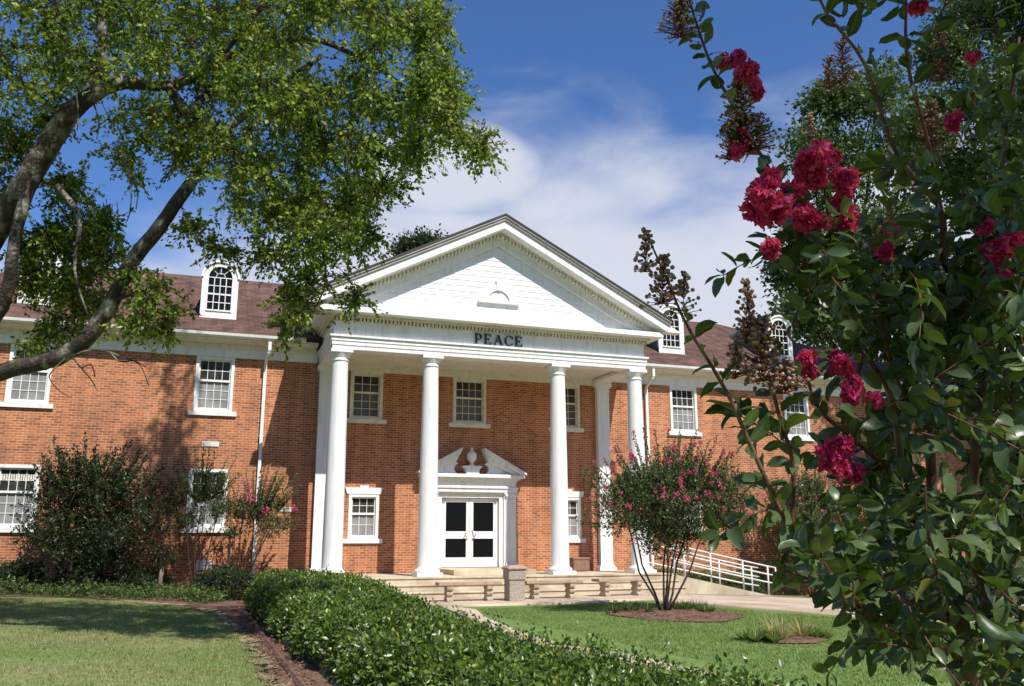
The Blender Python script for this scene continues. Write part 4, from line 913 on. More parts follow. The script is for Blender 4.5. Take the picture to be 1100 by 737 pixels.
# flowering saplings near the left downspout
shrub_tree('flowering_sapling', (-6.75, -1.5), 'slender multi stemmed sapling with red blossom in front of the left downspout', 'tree', None, 5, 2, (.25, 0, 2.05), (1.1, .6, .75), 460, 9, .22, .065, 'leaf_myrtle_small', 'bark_dark', flowers=12, fl_size=.09, stem_r=.020, wisps=60, lobes=16, wl=1.25)
shrub_tree('flowering_sapling', (-7.85, -1.5), 'slender sapling with bare stems in front of the left ground floor window', 'tree', None, 4, 2, (0., 0, 2.35), (.85, .55, .7), 420, 9, .2, .068, 'leaf_myrtle_small', 'bark_dark', flowers=0, stem_r=.020, wisps=44, lobes=14, wl=1.5)
# dark evergreen bush on the left wall
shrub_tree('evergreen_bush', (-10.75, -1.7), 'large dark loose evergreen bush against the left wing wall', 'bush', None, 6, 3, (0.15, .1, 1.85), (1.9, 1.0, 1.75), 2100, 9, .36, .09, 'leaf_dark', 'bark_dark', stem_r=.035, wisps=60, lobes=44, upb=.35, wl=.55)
# plants by the right wing
shrub_tree('flowering_tree', (11.3, -1.6), 'dark leafy crape shrub against the right wing wall beyond the ramp', 'tree', None, 6, 3, (0, 0, 2.3), (1.6, 1.0, 1.5), 2000, 9, .3, .085, 'leaf_myrtle_small', 'bark_myrtle', flowers=22, stem_r=.03, wisps=50, lobes=26)
shrub_tree('flowering_tree', (14.3, -1.9), 'taller leafy crape shrub farther along the right wing wall', 'tree', None, 6, 3, (0, 0, 2.9), (1.5, 1.0, 1.7), 2000, 9, .3, .085, 'leaf_myrtle_small', 'bark_myrtle', flowers=14, stem_r=.03, wisps=50, lobes=26)
# pale short stump with a tuft
stx, sty = -8.75, -1.7
sb = float(gz(stx, sty)); stroot = empty('young_tree', (stx, sty, sb), 'short pale trunk with a small dark leafy tuft left of the saplings', 'tree')
MB().tube([(stx, sty, sb-.02), (stx+.02, sty, sb+.35), (stx+.05, sty, sb+.75)], [.075, .06, .05], 9).build('trunk', M['bark_pale'], stroot, smooth=True)
A = Acc(); v1, v2 = sprays(np.array([stx+.03, sty, sb+1.0]), (.35, .3, .28), 130, 7, .18, .06, .1, .2); A.add(v1); A.build('crown', M['leaf_dark'], stroot); A = Acc(); A.add(v2); A.build('twigs', M['bark_dark'], stroot)

# ground cover in the left bed (uncountable)
def scatter_cover(name, poly, n, leaf, h, m, hole=None):
    poly = np.array([p[:2] for p in poly]); lo, hi = poly.min(0), poly.max(0); P = lo+(hi-lo)*rng.random((n*4, 2)); P = P[in_poly(P, poly)]
    cl = .5+.5*np.sin(P[:, 0]*3.3+1.7*np.sin(P[:, 1]*2.9))*np.sin(P[:, 1]*4.1+P[:, 0]); P = P[rng.random(len(P)) < .25+.75*cl][:n]
    z = gz(P[:, 0], P[:, 1])+h*rng.random(len(P))**1.2*(.4+.6*(.5+.5*np.sin(P[:, 0]*4+P[:, 1]*3)))
    T = rng.normal(size=(len(P), 3))*.7+[0, 0, .5]; V, F_ = small_leaves(np.column_stack([P, z+.02]), T, leaf*(.6+.8*rng.random(len(P))), .45)
    o = arr_mesh(name, V, F_, M[m]); o['kind'] = 'stuff'; return o
scatter_cover('ground_cover', [(-18, -3.0), G(0, 640.5), G(60, 642), G(130, 644.5), G(190, 647), G(225, 650), (-6.9, -2.6), (-6.8, -1.2), (-18, -1.0)], 15000, .08, .36, 'leaf_cover')
# tufts in the tree bed and the second bed
def tufts(name, c, rx, ry, n_t, h, m, label, cat='plant', bl=16, wd=.008, grp=None):
    for k in range(n_t):
        a = -math.pi/2+(1 if k % 2 else -1)*(.9+1.5*rng.random()); q = .45+.5*rng.random(); x, y = c[0]+rx*q*math.cos(a), c[1]+ry*q*math.sin(a); z = float(gz(x, y))+.03
        nb_ = bl; ang = rng.random(nb_)*2*math.pi; ln = h*(.6+.7*rng.random(nb_)); lean = .3+1.3*rng.random(nb_)
        dirs = np.stack([np.cos(ang)*lean, np.sin(ang)*lean, np.ones(nb_)], 1); dirs = norm(dirs); P0 = np.array([x, y, z])+np.stack([np.cos(ang), np.sin(ang), 0*ang], 1)*.03
        side = norm(np.cross(dirs, [0, 0, 1.]))*wd; mid = P0+dirs*ln[:, None]*.55; tip = P0+dirs*ln[:, None]-np.array([0, 0, 1])*(ln*.12*lean)[:, None]
        V = np.stack([P0-side, P0+side, mid+side*.8, mid-side*.8, tip, tip+side*.1], 1).reshape(-1, 3)
        F_ = (np.arange(nb_)[:, None, None]*6+np.array([[0, 1, 2, 3], [3, 2, 5, 4]])[None]).reshape(-1, 4)
        yield V, F_, (x, y, z)
def tuft_group(name, c, rx, ry, n_t, h, m, grp, names):
    for k, (V, F_, p) in enumerate(tufts(name, c, rx, ry, n_t, h, m, '', bl=60)):
        o = arr_mesh(name, V, F_, M[m]); me = o.data
        co = np.array(p); me.transform(Matrix.Translation(Vector(-co))); o.location = p
        tag(o, names, 'plant', grp)
tuft_group('grass_tuft', TREE, 1.15, 1.25, 20, .22, 'leaf_cover', 'grassy tufts in the round bed', 'green grassy tuft planted in the round mulch bed around the small tree')
tuft_group('grass_tuft', BED2, .8, .65, 34, .17, 'grassblade', 'grassy tufts in the small right bed', 'green grassy tuft growing in the small open bed on the right lawn')
tuft_group('dry_grass_tuft', BED2, .35, .3, 3, .42, 'straw', 'straw coloured tufts in the small right bed', 'tall straw coloured tuft in the small open bed on the right lawn')

# mulch chips and leaf litter
def chips(name, pts, size, m):
    V, F_ = small_leaves(pts, rng.normal(size=pts.shape)*[1, 1, .25], size*(.5+rng.random(len(pts))), .4, up=3.); o = arr_mesh(name, V, F_, M[m]); o['kind'] = 'stuff'
M['chip'] = leaf_mat('bark_chip', (.10, .045, .03), (.30, .17, .12), .0, .9)
P = rng.random((900, 2))*2-1; P = P[(P**2).sum(1) < 1]; P = np.column_stack([BED1[0]+P[:, 0]*1.4, BED1[1]+P[:, 1]*1.65]); q = []
P3 = np.column_stack([P, gz(P[:, 0], P[:, 1])+.07-.05*0]); 
t = rng.random((2600, 1)); yy = -5-14*t[:, 0]; xx = -7.05+.55*rng.random(2600)+.02*(yy+5); P4 = np.column_stack([xx, yy, gz(xx, yy)+.035])
chips('bark_chips', np.concatenate([P3, P4]), .05, 'chip')

P = np.column_stack([-13+6*rng.random(260), -16+11*rng.random(260)]); P5 = np.column_stack([P, gz(P[:, 0], P[:, 1])+.03]); chips('fallen_leaves', P5, .06, 'chip')
P = np.column_stack([-5.2+10*rng.random(160), -6.0+.9*rng.random(160)*0-rng.random(160)*1.2+1.6]); P6 = np.column_stack([P, gz(P[:, 0], P[:, 1])+.045]); chips('fallen_leaves', P6, .05, 'chip')
# edging stones between lawn and mulch
cu = MB(); pp = [np.array([p[0], p[1], float(gz(p[0], p[1]))]) for p in curbpts]; 
cu.tube([p+np.array([0, 0, .02]) for p in pp], .045, 5); tag(cu.build('bed_edging', M['mulch']), 'low brown edging strip between the mulch and the hedge', 'edging')

# ================================================================== GRASS
def blades(name, poly, n, h, m, exclude=()):
    poly = np.array([p[:2] for p in poly]); lo, hi = poly.min(0), poly.max(0); P = lo+(hi-lo)*rng.random((n*2, 2)); P = P[in_poly(P, poly)]
    for (c, rx, ry) in exclude: P = P[((P[:, 0]-c[0])/rx)**2+((P[:, 1]-c[1])/ry)**2 > 1]
    P = P[:n]; n = len(P); z = gz(P[:, 0], P[:, 1]); a = rng.random(n)*2*math.pi; B_ = np.stack([np.cos(a), np.sin(a), 0*a], 1)
    b0 = np.column_stack([P, z-.005]); pat = .5+.5*np.sin(P[:, 0]*1.9+2*np.sin(P[:, 1]*1.3))*np.sin(P[:, 1]*2.3+1.5*np.sin(P[:, 0]*.9)); hh = h*(.4+.8*rng.random(n))*(.65+.75*pat); w_ = .0045+.004*rng.random(n); lean = rng.normal(size=(n, 3))*.35; lean[:, 2] = 1
    tip = b0+norm(lean)*hh[:, None]; V = np.stack([b0-B_*w_[:, None], b0+B_*w_[:, None], tip], 1).reshape(-1, 3)
    o = arr_mesh(name, V, np.arange(3*n).reshape(-1, 3), M[m]); o['kind'] = 'stuff'; return o
rl = [G(499, 655), G(600, 651), G(690, 647), G(760, 652.5), G(850, 660), G(940, 667), (7.5, -11.5), (4.5, -18.5), (-1.9, -18.8), (-2.05, -14)]
blades('grass', rl, 110000, .042, 'grassblade', [(BED1, 1.12, 1.45), (BED2, .5, .42)])
ll = [(-16, -6), G(0, 643), G(60, 644), G(130, 647.5), G(186, 651), G(230, 658), G(259, 684), G(273, 705), G(294, 737), (-7.15, -18.5), (-13, -18)]
blades('grass', ll, 110000, .042, 'grassdry')
blades('grass', [G(130, 645.5), G(188, 650), G(234, 658), G(264, 684), G(280, 705), G(302, 737), (-6.95, -18.5), (-7.7, -18.5), G(262, 737), G(240, 700), G(215, 665)], 9000, .04, 'grassdry')

# ================================================================== BIG LEFT TREE
def px_tree_limb(mb, pts, sides=9):
    """pts: (u, v, depth, radius)"""
    P = [at(a, b, c) for a, b, c, r in pts]; R_ = [r*(.84 if r > .05 else 1) for *_, r in pts]
    # refine with a Catmull-Rom curve
    out, ro = [], []
    for i in range(len(P)-1):
        p0, p1, p2, p3 = P[max(i-1, 0)], P[i], P[i+1], P[min(i+2, len(P)-1)]
        for t in (0, .25, .5, .75):
            out.append(.5*((2*p1)+(-p0+p2)*t+(2*p0-5*p1+4*p2-p3)*t*t+(-p0+3*p1-3*p2+p3)*t**3)+rng.normal(size=3)*R_[i]*.06); ro.append(R_[i]*(1-t)+R_[i+1]*t)
    out.append(P[-1]); ro.append(R_[-1]); mb.tube(out, ro, sides); return out
base = at(-115, 640, 12.9); base[2] = float(gz(base[0], base[1]))
big = empty('shade_tree', base, 'large spreading green tree overhanging the left lawn with lichen covered limbs', 'tree')
tb = MB(); f0 = at(-105, 470, 12.9)
tb.tube([base-[0, 0, .1], base+[0, 0, .25], base*.5+f0*.5+[.1, 0, 0], f0], [.50, .36, .29, .26], 14)
DPT = 12.8
limbs = []
limbs.append(px_tree_limb(tb, [(-105, 470, 12.9, .30), (-60, 420, 12.8, .20), (0, 399, 12.6, .15), (50, 388, 12.5, .14), (92, 366, 12.4, .14), (122, 322, 12.4, .135), (140, 285, 12.4, .13), (172, 242, 12.4, .12), (203, 200, 12.5, .105), (235, 150, 12.8, .085), (285, 105, 13, .06), (345, 60, 13.2, .04)]))
limbs.append(px_tree_limb(tb, [(-105, 470, 12.9, .32), (-75, 360, 12.9, .28), (-30, 290, 12.8, .25), (0, 240, 12.7, .21), (32, 190, 12.6, .20), (62, 138, 12.6, .19), (90, 108, 12.6, .15), (135, 88, 12.7, .12), (180, 92, 12.8, .09), (225, 70, 13, .08), (290, -5, 13.2, .06)]))
limbs.append(px_tree_limb(tb, [(-60, 375, 12.9, .16), (-10, 345, 12.7, .13), (8, 312, 12.6, .11), (14, 270, 12.5, .10), (25, 220, 12.5, .10), (45, 175, 12.6, .09), (60, 150, 12.6, .07)]))
limbs.append(px_tree_limb(tb, [(180, 92, 12.8, .09), (205, 120, 12.7, .08), (235, 90, 13.2, .06), (310, 130, 13.5, .04), (380, 150, 13.6, .025)]))
limbs.append(px_tree_limb(tb, [(90, 108, 12.6, .1), (110, 60, 12.8, .08), (100, -30, 13.2, .06), (60, -150, 13.5, .04)]))
limbs.append(px_tree_limb(tb, [(-30, 290, 12.8, .2), (-40, 150, 13.4, .15), (-60, 20, 13.8, .1), (-30, -120, 14, .05)]))
limbs.append(px_tree_limb(tb, [(225, 70, 13, .07), (320, 40, 13.2, .05), (400, 70, 13.4, .035), (470, 120, 13.6, .018), (515, 150, 13.7, .008)]))
limbs.append(px_tree_limb(tb, [(235, 150, 12.8, .06), (290, 190, 12.7, .045), (335, 240, 12.6, .03), (350, 300, 12.5, .015), (330, 345, 12.5, .008)]))
limbs.append(px_tree_limb(tb, [(285, 105, 13, .05), (345, 160, 13, .035), (385, 210, 12.9, .02), (400, 250, 12.9, .01)]))
limbs.append(px_tree_limb(tb, [(122, 322, 12.4, .04), (150, 318, 12.2, .02), (172, 345, 12.1, .01)], 5))
limbs.append(px_tree_limb(tb, [(62, 200, 12.5, .05), (85, 235, 12.3, .035), (80, 290, 12.2, .02), (95, 340, 12.2, .012)], 6))
# bare dead twigs below the lower limb
for pts in ([(75, 384), (92, 377), (112, 377), (130, 383), (150, 392), (160, 415)], [(78, 384), (88, 396), (98, 408), (105, 420)], [(70, 385), (55, 400), (54, 408), (64, 420), (75, 426)], [(88, 395), (98, 392), (102, 405)], [(118, 378), (128, 388), (145, 388), (157, 395)],
            [(135, 165), (138, 185), (141, 210), (139, 230), (135, 240)], [(140, 190), (148, 205), (146, 225)], [(185, 150), (188, 170), (180, 190)], [(82, 100), (84, 120), (83, 140)], [(100, 110), (106, 130), (104, 150)], [(170, 110), (172, 130), (167, 150), (170, 170)], [(128, 285), (140, 292), (152, 291), (158, 289)], [(45, 22), (62, 15), (80, 5)], [(230, 125), (245, 165), (262, 210)], [(300, 180), (318, 225), (330, 270)]):
    px_tree_limb(tb, [(a, b, 12.2, .014*(1-.75*i/len(pts))) for i, (a, b) in enumerate(pts)], 4)
tb.tube([at(-60, 20, 13.8), np.array([-11.5, -11.2, 11.5]), np.array([-9.0, -9.5, 12.4]), np.array([-7.0, -8.1, 12.8])], [.1, .08, .05, .02], 6)
tb.build('trunk', M['bark_big'], big, smooth=True)
blobs = [(15, 30, 60, 50, 1), (80, 22, 60, 45, 1), (150, 25, 60, 40, .9), (225, 25, 60, 45, 1), (300, 25, 65, 50, 1.1), (370, 28, 65, 50, 1.1), (432, 30, 50, 50, 1.1), (463, 70, 34, 48, 1), (25, 92, 50, 35, .9), (90, 70, 50, 30, .9), (150, 62, 45, 28, .8), (225, 85, 55, 38, 1),
         (290, 90, 60, 45, 1.1), (360, 90, 60, 48, 1.1), (425, 100, 52, 42, 1.1), (474, 125, 32, 34, 1), (506, 148, 20, 13, .35), (12, 150, 34, 36, .8), (60, 128, 28, 22, .35), (150, 118, 42, 22, .6), (205, 135, 40, 25, .7), (250, 150, 48, 35, .9), (315, 150, 55, 40, 1.1), (378, 150, 48, 35, 1), (430, 160, 34, 24, .7),
         (415, 203, 24, 14, .35), (380, 208, 38, 28, .9), (325, 208, 48, 38, 1.1), (268, 200, 38, 30, .7), (332, 255, 36, 28, .7), (383, 255, 28, 22, .6), (300, 235, 28, 22, .45), (348, 292, 26, 14, .3), (316, 318, 14, 24, .22), (28, 268, 12, 18, .3), (36, 300, 14, 18, .35), (378, 318, 14, 9, .12), (308, 348, 11, 16, .16), (330, 335, 12, 18, .2),
         (70, 205, 38, 24, .6), (98, 235, 30, 28, .7), (68, 262, 36, 30, .8), (105, 285, 28, 26, .6), (62, 305, 32, 28, .65), (92, 332, 32, 24, .6), (62, 348, 26, 18, .4), (40, 366, 18, 10, .15), (158, 310, 24, 16, .35), (178, 340, 16, 18, .25), (150, 345, 16, 12, .15), (150, 288, 18, 8, .12), 
         (145, 175, 14, 30, .12), (170, 160, 28, 18, .3), (205, 235, 12, 20, .2), (205, 170, 24, 22, .35), (236, 262, 12, 10, .12), (125, 165, 14, 16, .12), (285, 270, 14, 12, .14), (520, 158, 10, 6, .08), (468, 20, 30, 28, .7), (484, 95, 18, 20, .35), (4, 205, 14, 40, .3), (250, 270, 14, 6, .06)]
off = []
for u in range(-330, 30, 75):
    for v in range(-260, 330, 80):
        if u > -60 and v > -20: continue
        off.append((u+rng.normal()*12, v+rng.normal()*12, 62, 60, .7))
for u in range(30, 440, 75):
    for v in (-70, -150, -230): off.append((u+rng.normal()*12, v+rng.normal()*12, 62, 60, .75 if v > -120 else .5))
A = Acc(); Tw = Acc()
for i, (u, v, ru, rv, wgt) in enumerate(blobs+off):
    inframe = i < len(blobs)
    sd_ = 1.25 if wgt > .5 else .45
    nsub = (9 if wgt > .5 else 4) if inframe else 3
    for k in range(nsub):
        d = 12.9+rng.normal()*sd_; d = min(max(d, 11.2), 16.5)
        if v > 260: d = 12.3+rng.normal()*.3
        if u < 85 and 100 < v < 235: d = max(d, 13.4)
        if u < 140 and v > 225: d = 13.0+abs(rng.normal())*.5
        s_ = d/FPX; q = .62 if inframe else .3; c = at(u+rng.uniform(-1, 1)*ru*q, v+rng.uniform(-1, 1)*rv*q, d)
        nt_ = int((150 if inframe else 80)*wgt/nsub*(.35+1.3*rng.random()))+2
        rr = (.50 if inframe else .9)*(.6+.6*rng.random())
        v1, v2 = sprays(c, np.array([ru*s_, max(ru, rv)*s_*.9, rv*s_])*rr, nt_, 15, .33, .070 if inframe else .088, .5, 0, .45, wr=.62, shell=.6, jit=.22); A.add(v1); Tw.add(v2)
for k in range(26):                         # upper crown reaching towards the building, above the picture
    c = np.array([-7.0+rng.normal()*.75, -8.2+rng.normal()*.8, 10.8+4.2*rng.random()]); v1, v2 = sprays(c, (.55, .55, .5), 26, 15, .33, .08, .5, 0, .45, wr=.62, shell=.6); A.add(v1); Tw.add(v2)
A.build('crown', M['leaf_elm'], big); Tw.build('twigs', M['bark_dark'], big)

# ================================================================== FAR TREES
def far_tree(name, base, h, blobs, leaf, label, m='leaf_far', per=90, trunk_r=.35, group=None):
    bz = np.array([base[0], base[1], float(gz(base[0], base[1]))]); r0 = empty(name, bz, label, 'tree', group); tr = MB(); A = Acc()
    top = bz+[0, 0, h*.75]; tr.tube([bz-[0, 0, .2], bz*.5+top*.5+rng.normal(size=3)*.3, top], [trunk_r, trunk_r*.7, trunk_r*.25], 9)
    for c, R_ in blobs:
        c = np.array(c); st0 = bz+(top-bz)*np.clip((c[2]-bz[2])/h*.75, .25, .95); tr.tube([st0, (st0+c)/2+rng.normal(size=3)*.4, c], [trunk_r*.3, trunk_r*.16, trunk_r*.05], 6)
        for k in range(3):
            e_ = c+rdir(1)[0]*np.array(R_)*.8; tr.tube([c, e_], [trunk_r*.08, trunk_r*.03], 4)
        v1, _v = sprays(c, R_, per, 10, leaf*4, leaf, .2, .1, .4, wr=.6, shell=.55); A.add(v1)
    tr.build('trunk', M['bark_dark'], r0, smooth=True); A.build('crown', M[m], r0)
def px_blobs(lst, dep, dj=1.5):
    o = []
    for u, v, ru, rv in lst:
        for k in range(2):
            d = dep+rng.normal()*dj; s_ = d/FPX; o.append((at(u+rng.normal()*ru*.2, v+rng.normal()*rv*.2, d), np.array([ru*s_, ru*s_, rv*s_])*.85))
    return o
bR = px_blobs([(1050, 20, 60, 50), (1100, 60, 60, 60), (1060, 110, 60, 45), (1000, 130, 40, 25), (1100, 170, 55, 60), (1040, 190, 45, 40), (1150, 100, 70, 80), (1180, 0, 70, 60), (1100, -50, 80, 50), (1030, -50, 60, 40), (1090, 250, 60, 50), (1160, 230, 70, 60), (1200, 130, 80, 80), (1010, 60, 26, 20), (1250, 50, 80, 80), (1200, -80, 80, 60), (1050, 300, 50, 45), (1140, 320, 60, 50)], 32, 2.)
p_ = at(1150, 600, 32); far_tree('oak_tree', p_, 19, bR, .17, 'tall dark leafed tree at the upper right corner behind the pink flowers', per=260, trunk_r=.45)
bR2 = px_blobs([(900, 110, 34, 20), (940, 100, 40, 30), (880, 165, 40, 32), (930, 180, 50, 45), (980, 170, 45, 40), (870, 225, 42, 34), (920, 250, 55, 40), (980, 240, 50, 40), (850, 285, 32, 30), (895, 310, 48, 36), (950, 310, 50, 40), (860, 335, 38, 22), (1000, 310, 50, 40), (905, 350, 60, 30), (1010, 370, 60, 40), (950, 370, 60, 40)], 48, 2.)
p_ = at(930, 560, 48); far_tree('oak_tree', p_, 22, bR2, .26, 'broad dark tree rising behind the right end of the roof', per=170, trunk_r=.5)
bL = px_blobs([(436, 268, 12, 8), (448, 264, 16, 7), (462, 262, 12, 6), (450, 285, 30, 16), (480, 300, 30, 16)], 62, 1.)
p_ = at(455, 560, 62); far_tree('pine_tree', p_, 22, bL, .22, 'dark tree top peeping over the left slope of the pediment', 'leaf_dark', per=120, trunk_r=.4)
sc0 = np.array([-6.2, -24.2, 1.6]); up_ = np.array([.254, -1., 1.267])/1.634  # unseen crown added sunward of the close tree to shade it
bS = []
for k in range(5):
    t = 9.5+rng.random()*4; c_ = sc0+up_*t+np.array([rng.normal()*1.5+.3, rng.normal()*1.3-.2, rng.normal()*.8-.4]); bS.append((c_, (.7, .7, .5)))
far_tree('oak_tree', (-3.2, -35.5), 11, bS, .11, 'unseen leafy tree added behind the viewer to shade the close flowering tree', per=90, trunk_r=.3)
bR3 = px_blobs([(1090, 330, 60, 50), (1080, 420, 60, 50), (1130, 400, 60, 60), (1110, 480, 60, 50), (1090, 540, 60, 40), (1150, 520, 60, 50), (1180, 430, 60, 60), (1200, 340, 70, 60), (1210, 520, 60, 50), (1065, 500, 30, 50)], 46, 1.5)
far_tree('oak_tree', at(1120, 600, 46), 14, bR3, .26, 'dark tree low behind the right end of the long wing', per=260, trunk_r=.4)
n_ = 30000; th_ = rng.random(n_)*2.6-2.87; rr_ = 44+rng.random(n_)*9
P = np.stack([CAM[0]+rr_*np.cos(th_), CAM[1]+rr_*np.sin(th_)*.9, rng.random(n_)**.8*(14+3*np.sin(th_*9)+2*np.sin(th_*23))-.6], 1)
V, F_ = small_leaves(P, rdir(n_), .9+.7*rng.random(n_), .8); wd = arr_mesh('unseen_wood', V, F_, M['leaf_far']); wd['kind'] = 'stuff'  # unseen wood added behind the viewer to block low sky and darken reflections
k_ = 0
for u, d, hgt, lb in ((1180, 75, 13, 'wooded tree beyond the right end of the building'), ):
    c0 = at(u, 560, d); bl = [((c0[0]+rng.normal()*3, c0[1]+rng.normal()*3, hgt*.6+rng.normal()*2), (3.5, 3.5, 3)) for _ in range(10)]; far_tree('oak_tree', c0, hgt, bl, .3, lb, per=110)

# ================================================================== FOREGROUND PINK FLOWERING TREE
fb = at(1062, 900, 2.75); fb[2] = float(gz(fb[0], fb[1]))
ft = empty('crape_myrtle', fb, 'close pink flowering tree with glossy leaves filling the right foreground', 'tree')
W = MB(); Wy = MB()
def stem(pts, mbx, sides=8): return px_tree_limb(mbx, pts, sides)
d0 = 2.6
Fv = at(1052, 760, 2.65)
W.tube([fb-[0, 0, .05], fb*.5+Fv*.5+[.02, .01, 0], Fv], [.045, .034, .028], 9)
W.tube([fb-[0, 0, .05]+[.06, 0, 0], at(1085, 800, 2.8), at(1072, 737, 2.8)], [.04, .032, .026], 9)
stems = {}
stems['a'] = stem([(1052, 760, 2.65, .028), (1043, 737, 2.62, .024), (1035, 680, 2.6, .022), (1026, 630, 2.58, .020), (1012, 590, 2.55, .018), (1003, 545, 2.5, .016), (1000, 480, 2.5, .013), (1008, 400, 2.5, .011), (1010, 320, 2.4, .010), (1012, 232, 2.3, .0085), (985, 195, 2.25, .007), (957, 152, 2.2, .0055), (929, 69, 2.15, .0045), (888, 14, 2.1, .0035), (870, -30, 2.1, .003)], W)
stems['b'] = stem([(1072, 737, 2.8, .026), (1066, 680, 2.75, .024), (1058, 640, 2.7, .022), (1045, 590, 2.68, .019), (1040, 550, 2.66, .017), (1052, 450, 2.6, .014), (1062, 350, 2.6, .011), (1070, 250, 2.6, .008), (1080, 150, 2.6, .006), (1095, 40, 2.6, .004)], W)
stems['c'] = stem([(1035, 680, 2.6, .014), (1010, 645, 2.58, .013), (995, 605, 2.55, .012), (980, 560, 2.5, .0115), (969, 515, 2.45, .011), (965, 470, 2.4, .010), (955, 420, 2.35, .009), (930, 380, 2.3, .007), (911, 323, 2.25, .0055), (880, 260, 2.2, .0045), (837, 198, 2.15, .0042), (809, 152, 2.1, .004), (768, 78, 2.1, .0035), (749, 28, 2.1, .003), (738, -10, 2.1, .0025)], W)
stems['cc'] = stem([(1012, 232, 2.3, .006), (998, 157, 2.25, .005), (975, 69, 2.2, .0042), (973, 0, 2.2, .0035), (970, -40, 2.2, .003)], Wy, 6)
stems['d'] = stem([(1033, 672, 2.6, .011), (990, 655, 2.45, .0105), (940, 630, 2.3, .010), (885, 600, 2.15, .009), (850, 570, 2.1, .0068), (825, 520, 2.05, .0058), (804, 473, 2.03, .0052), (785, 430, 2.02, .0046), (765, 394, 2.0, .0040), (745, 362, 2.0, .0036), (731, 335, 2.0, .003), (712, 290, 2.0, .0025), (694, 250, 2.0, .0018)], W)
stems['e'] = stem([(850, 570, 2.1, .006), (852, 500, 2.1, .0055), (838, 450, 2.1, .0045), (825, 400, 2.1, .0035), (808, 350, 2.1, .0025), (800, 305, 2.1, .0018)], Wy, 6)
stems['g'] = stem([(1045, 590, 2.68, .014), (1080, 520, 2.8, .012), (1088, 460, 2.85, .011), (1085, 380, 2.85, .009), (1100, 300, 2.85, .007), (1120, 200, 2.9, .005)], W)
stems['h'] = stem([(930, 380, 2.3, .005), (915, 420, 2.2, .004), (905, 470, 2.2, .003)], Wy, 5)
stems['i'] = stem([(911, 323, 2.25, .005), (895, 270, 2.2, .004), (885, 200, 2.2, .003)], Wy, 5)
stems['j'] = stem([(1003, 545, 2.5, .010), (950, 500, 2.4, .008), (915, 470, 2.3, .006), (880, 440, 2.2, .005), (865, 400, 2.2, .003)], Wy, 5)
stems['k'] = stem([(1000, 480, 2.5, .009), (960, 400, 2.4, .007), (940, 300, 2.4, .006), (950, 240, 2.4, .004)], Wy, 5)
stems['l'] = stem([(1035, 700, 2.6, .010), (980, 690, 2.4, .008), (950, 672, 2.3, .006), (920, 645, 2.2, .005), (905, 620, 2.15, .004)], Wy, 5)
stems['m'] = stem([(1060, 720, 2.7, .009), (1100, 690, 2.6, .007), (1140, 640, 2.5, .005)], Wy, 5)
stems['n'] = stem([(1010, 320, 2.4, .006), (1050, 290, 2.4, .005), (1078, 270, 2.35, .003)], Wy, 5)
def ribbon(P, D_, n, size, spread=.9, A=None):
    pass
LV = Acc(); TWG = Acc()
def leaf_along(path, t0, t1, spacing, size, side_twigs=0, up=.35):
    P = np.array(path); s_ = np.r_[0, np.cumsum(np.linalg.norm(np.diff(P, axis=0), axis=1))]; Lh = s_[-1]
    t = np.arange(t0*Lh, t1*Lh, spacing); Q = np.stack([np.interp(t, s_, P[:, k]) for k in range(3)], 1); D_ = norm(np.stack([np.interp(np.minimum(t+.02, Lh), s_, P[:, k]) for k in range(3)], 1)-Q+1e-6)
    n = len(Q)
    if n == 0: return
    ang = np.arange(n)*2.4+rng.random(n); a = norm(np.cross(D_, rdir(n))); b = np.cross(D_, a)
    for sg in (1, -1):
        out_ = (a*np.cos(ang)[:, None]+b*np.sin(ang)[:, None])*sg
        T = out_*.9+D_*.45+np.array([0, 0, up-.35])+rng.normal(size=(n, 3))*.22
        keep = rng.random(n) < .85; LV.add(big_leaves(Q[keep]+out_[keep]*.004, T[keep], size*(.65+.6*rng.random(n))[keep], .5))
    for k in range(side_twigs):
        j = rng.integers(n); dd = norm(D_[j]*.5+rdir(1)[0]*.8+[0, 0, .15]); ln = .10+.16*rng.random(); twig(Q[j], dd, ln, size)
def twig(p, dd, ln, size):
    m = max(4, int(ln/.028)); t = (np.arange(m)+1)/m; bend = rng.normal(size=3)*.04+np.array([0, 0, -.03]); Q = p+dd*ln*t[:, None]+bend*(t**2)[:, None]
    pts = np.vstack([p, Q]); TWG.add(prisms(pts[:-1], pts[1:], .0022, .0018))
    a = norm(np.cross(dd, rdir(1)[0])); b = np.cross(dd, a)
    for sg in (1, -1):
        ang = np.arange(m)*1.5+rng.random(); o_ = (a[None]*np.cos(ang)[:, None]+b[None]*np.sin(ang)[:, None])*sg
        T = o_*.85+dd*.6+rng.normal(size=(m, 3))*.25+np.array([0, 0, -.1]); LV.add(big_leaves(Q+o_*.003, T, size*(.7+.5*rng.random(m)), .5))
    LV.add(big_leaves(Q[-1:], dd[None]+rng.normal(size=(1, 3))*.2, np.array([size*.8]), .5))
leaf_along(stems['a'], .50, 1.0, .040, .060, 8)
leaf_along(stems['b'], .42, 1.0, .040, .060, 14)
leaf_along(stems['c'], .45, .70, .042, .058, 7); leaf_along(stems['c'], .70, 1.0, .028, .046, 0)
leaf_along(stems['cc'], .05, 1.0, .040, .060, 1)
leaf_along(stems['d'], .28, .50, .05, .058, 2); leaf_along(stems['d'], .50, .88, .040, .060, 0)
leaf_along(stems['e'], .1, .60, .045, .062, 2)
leaf_along(stems['g'], .25, 1.0, .040, .060, 14)
for k, q in zip('hijklmn', (2, 3, 2, 6, 2, 7, 4)): leaf_along(stems[k], .15, 1.0, .042, .064, q)
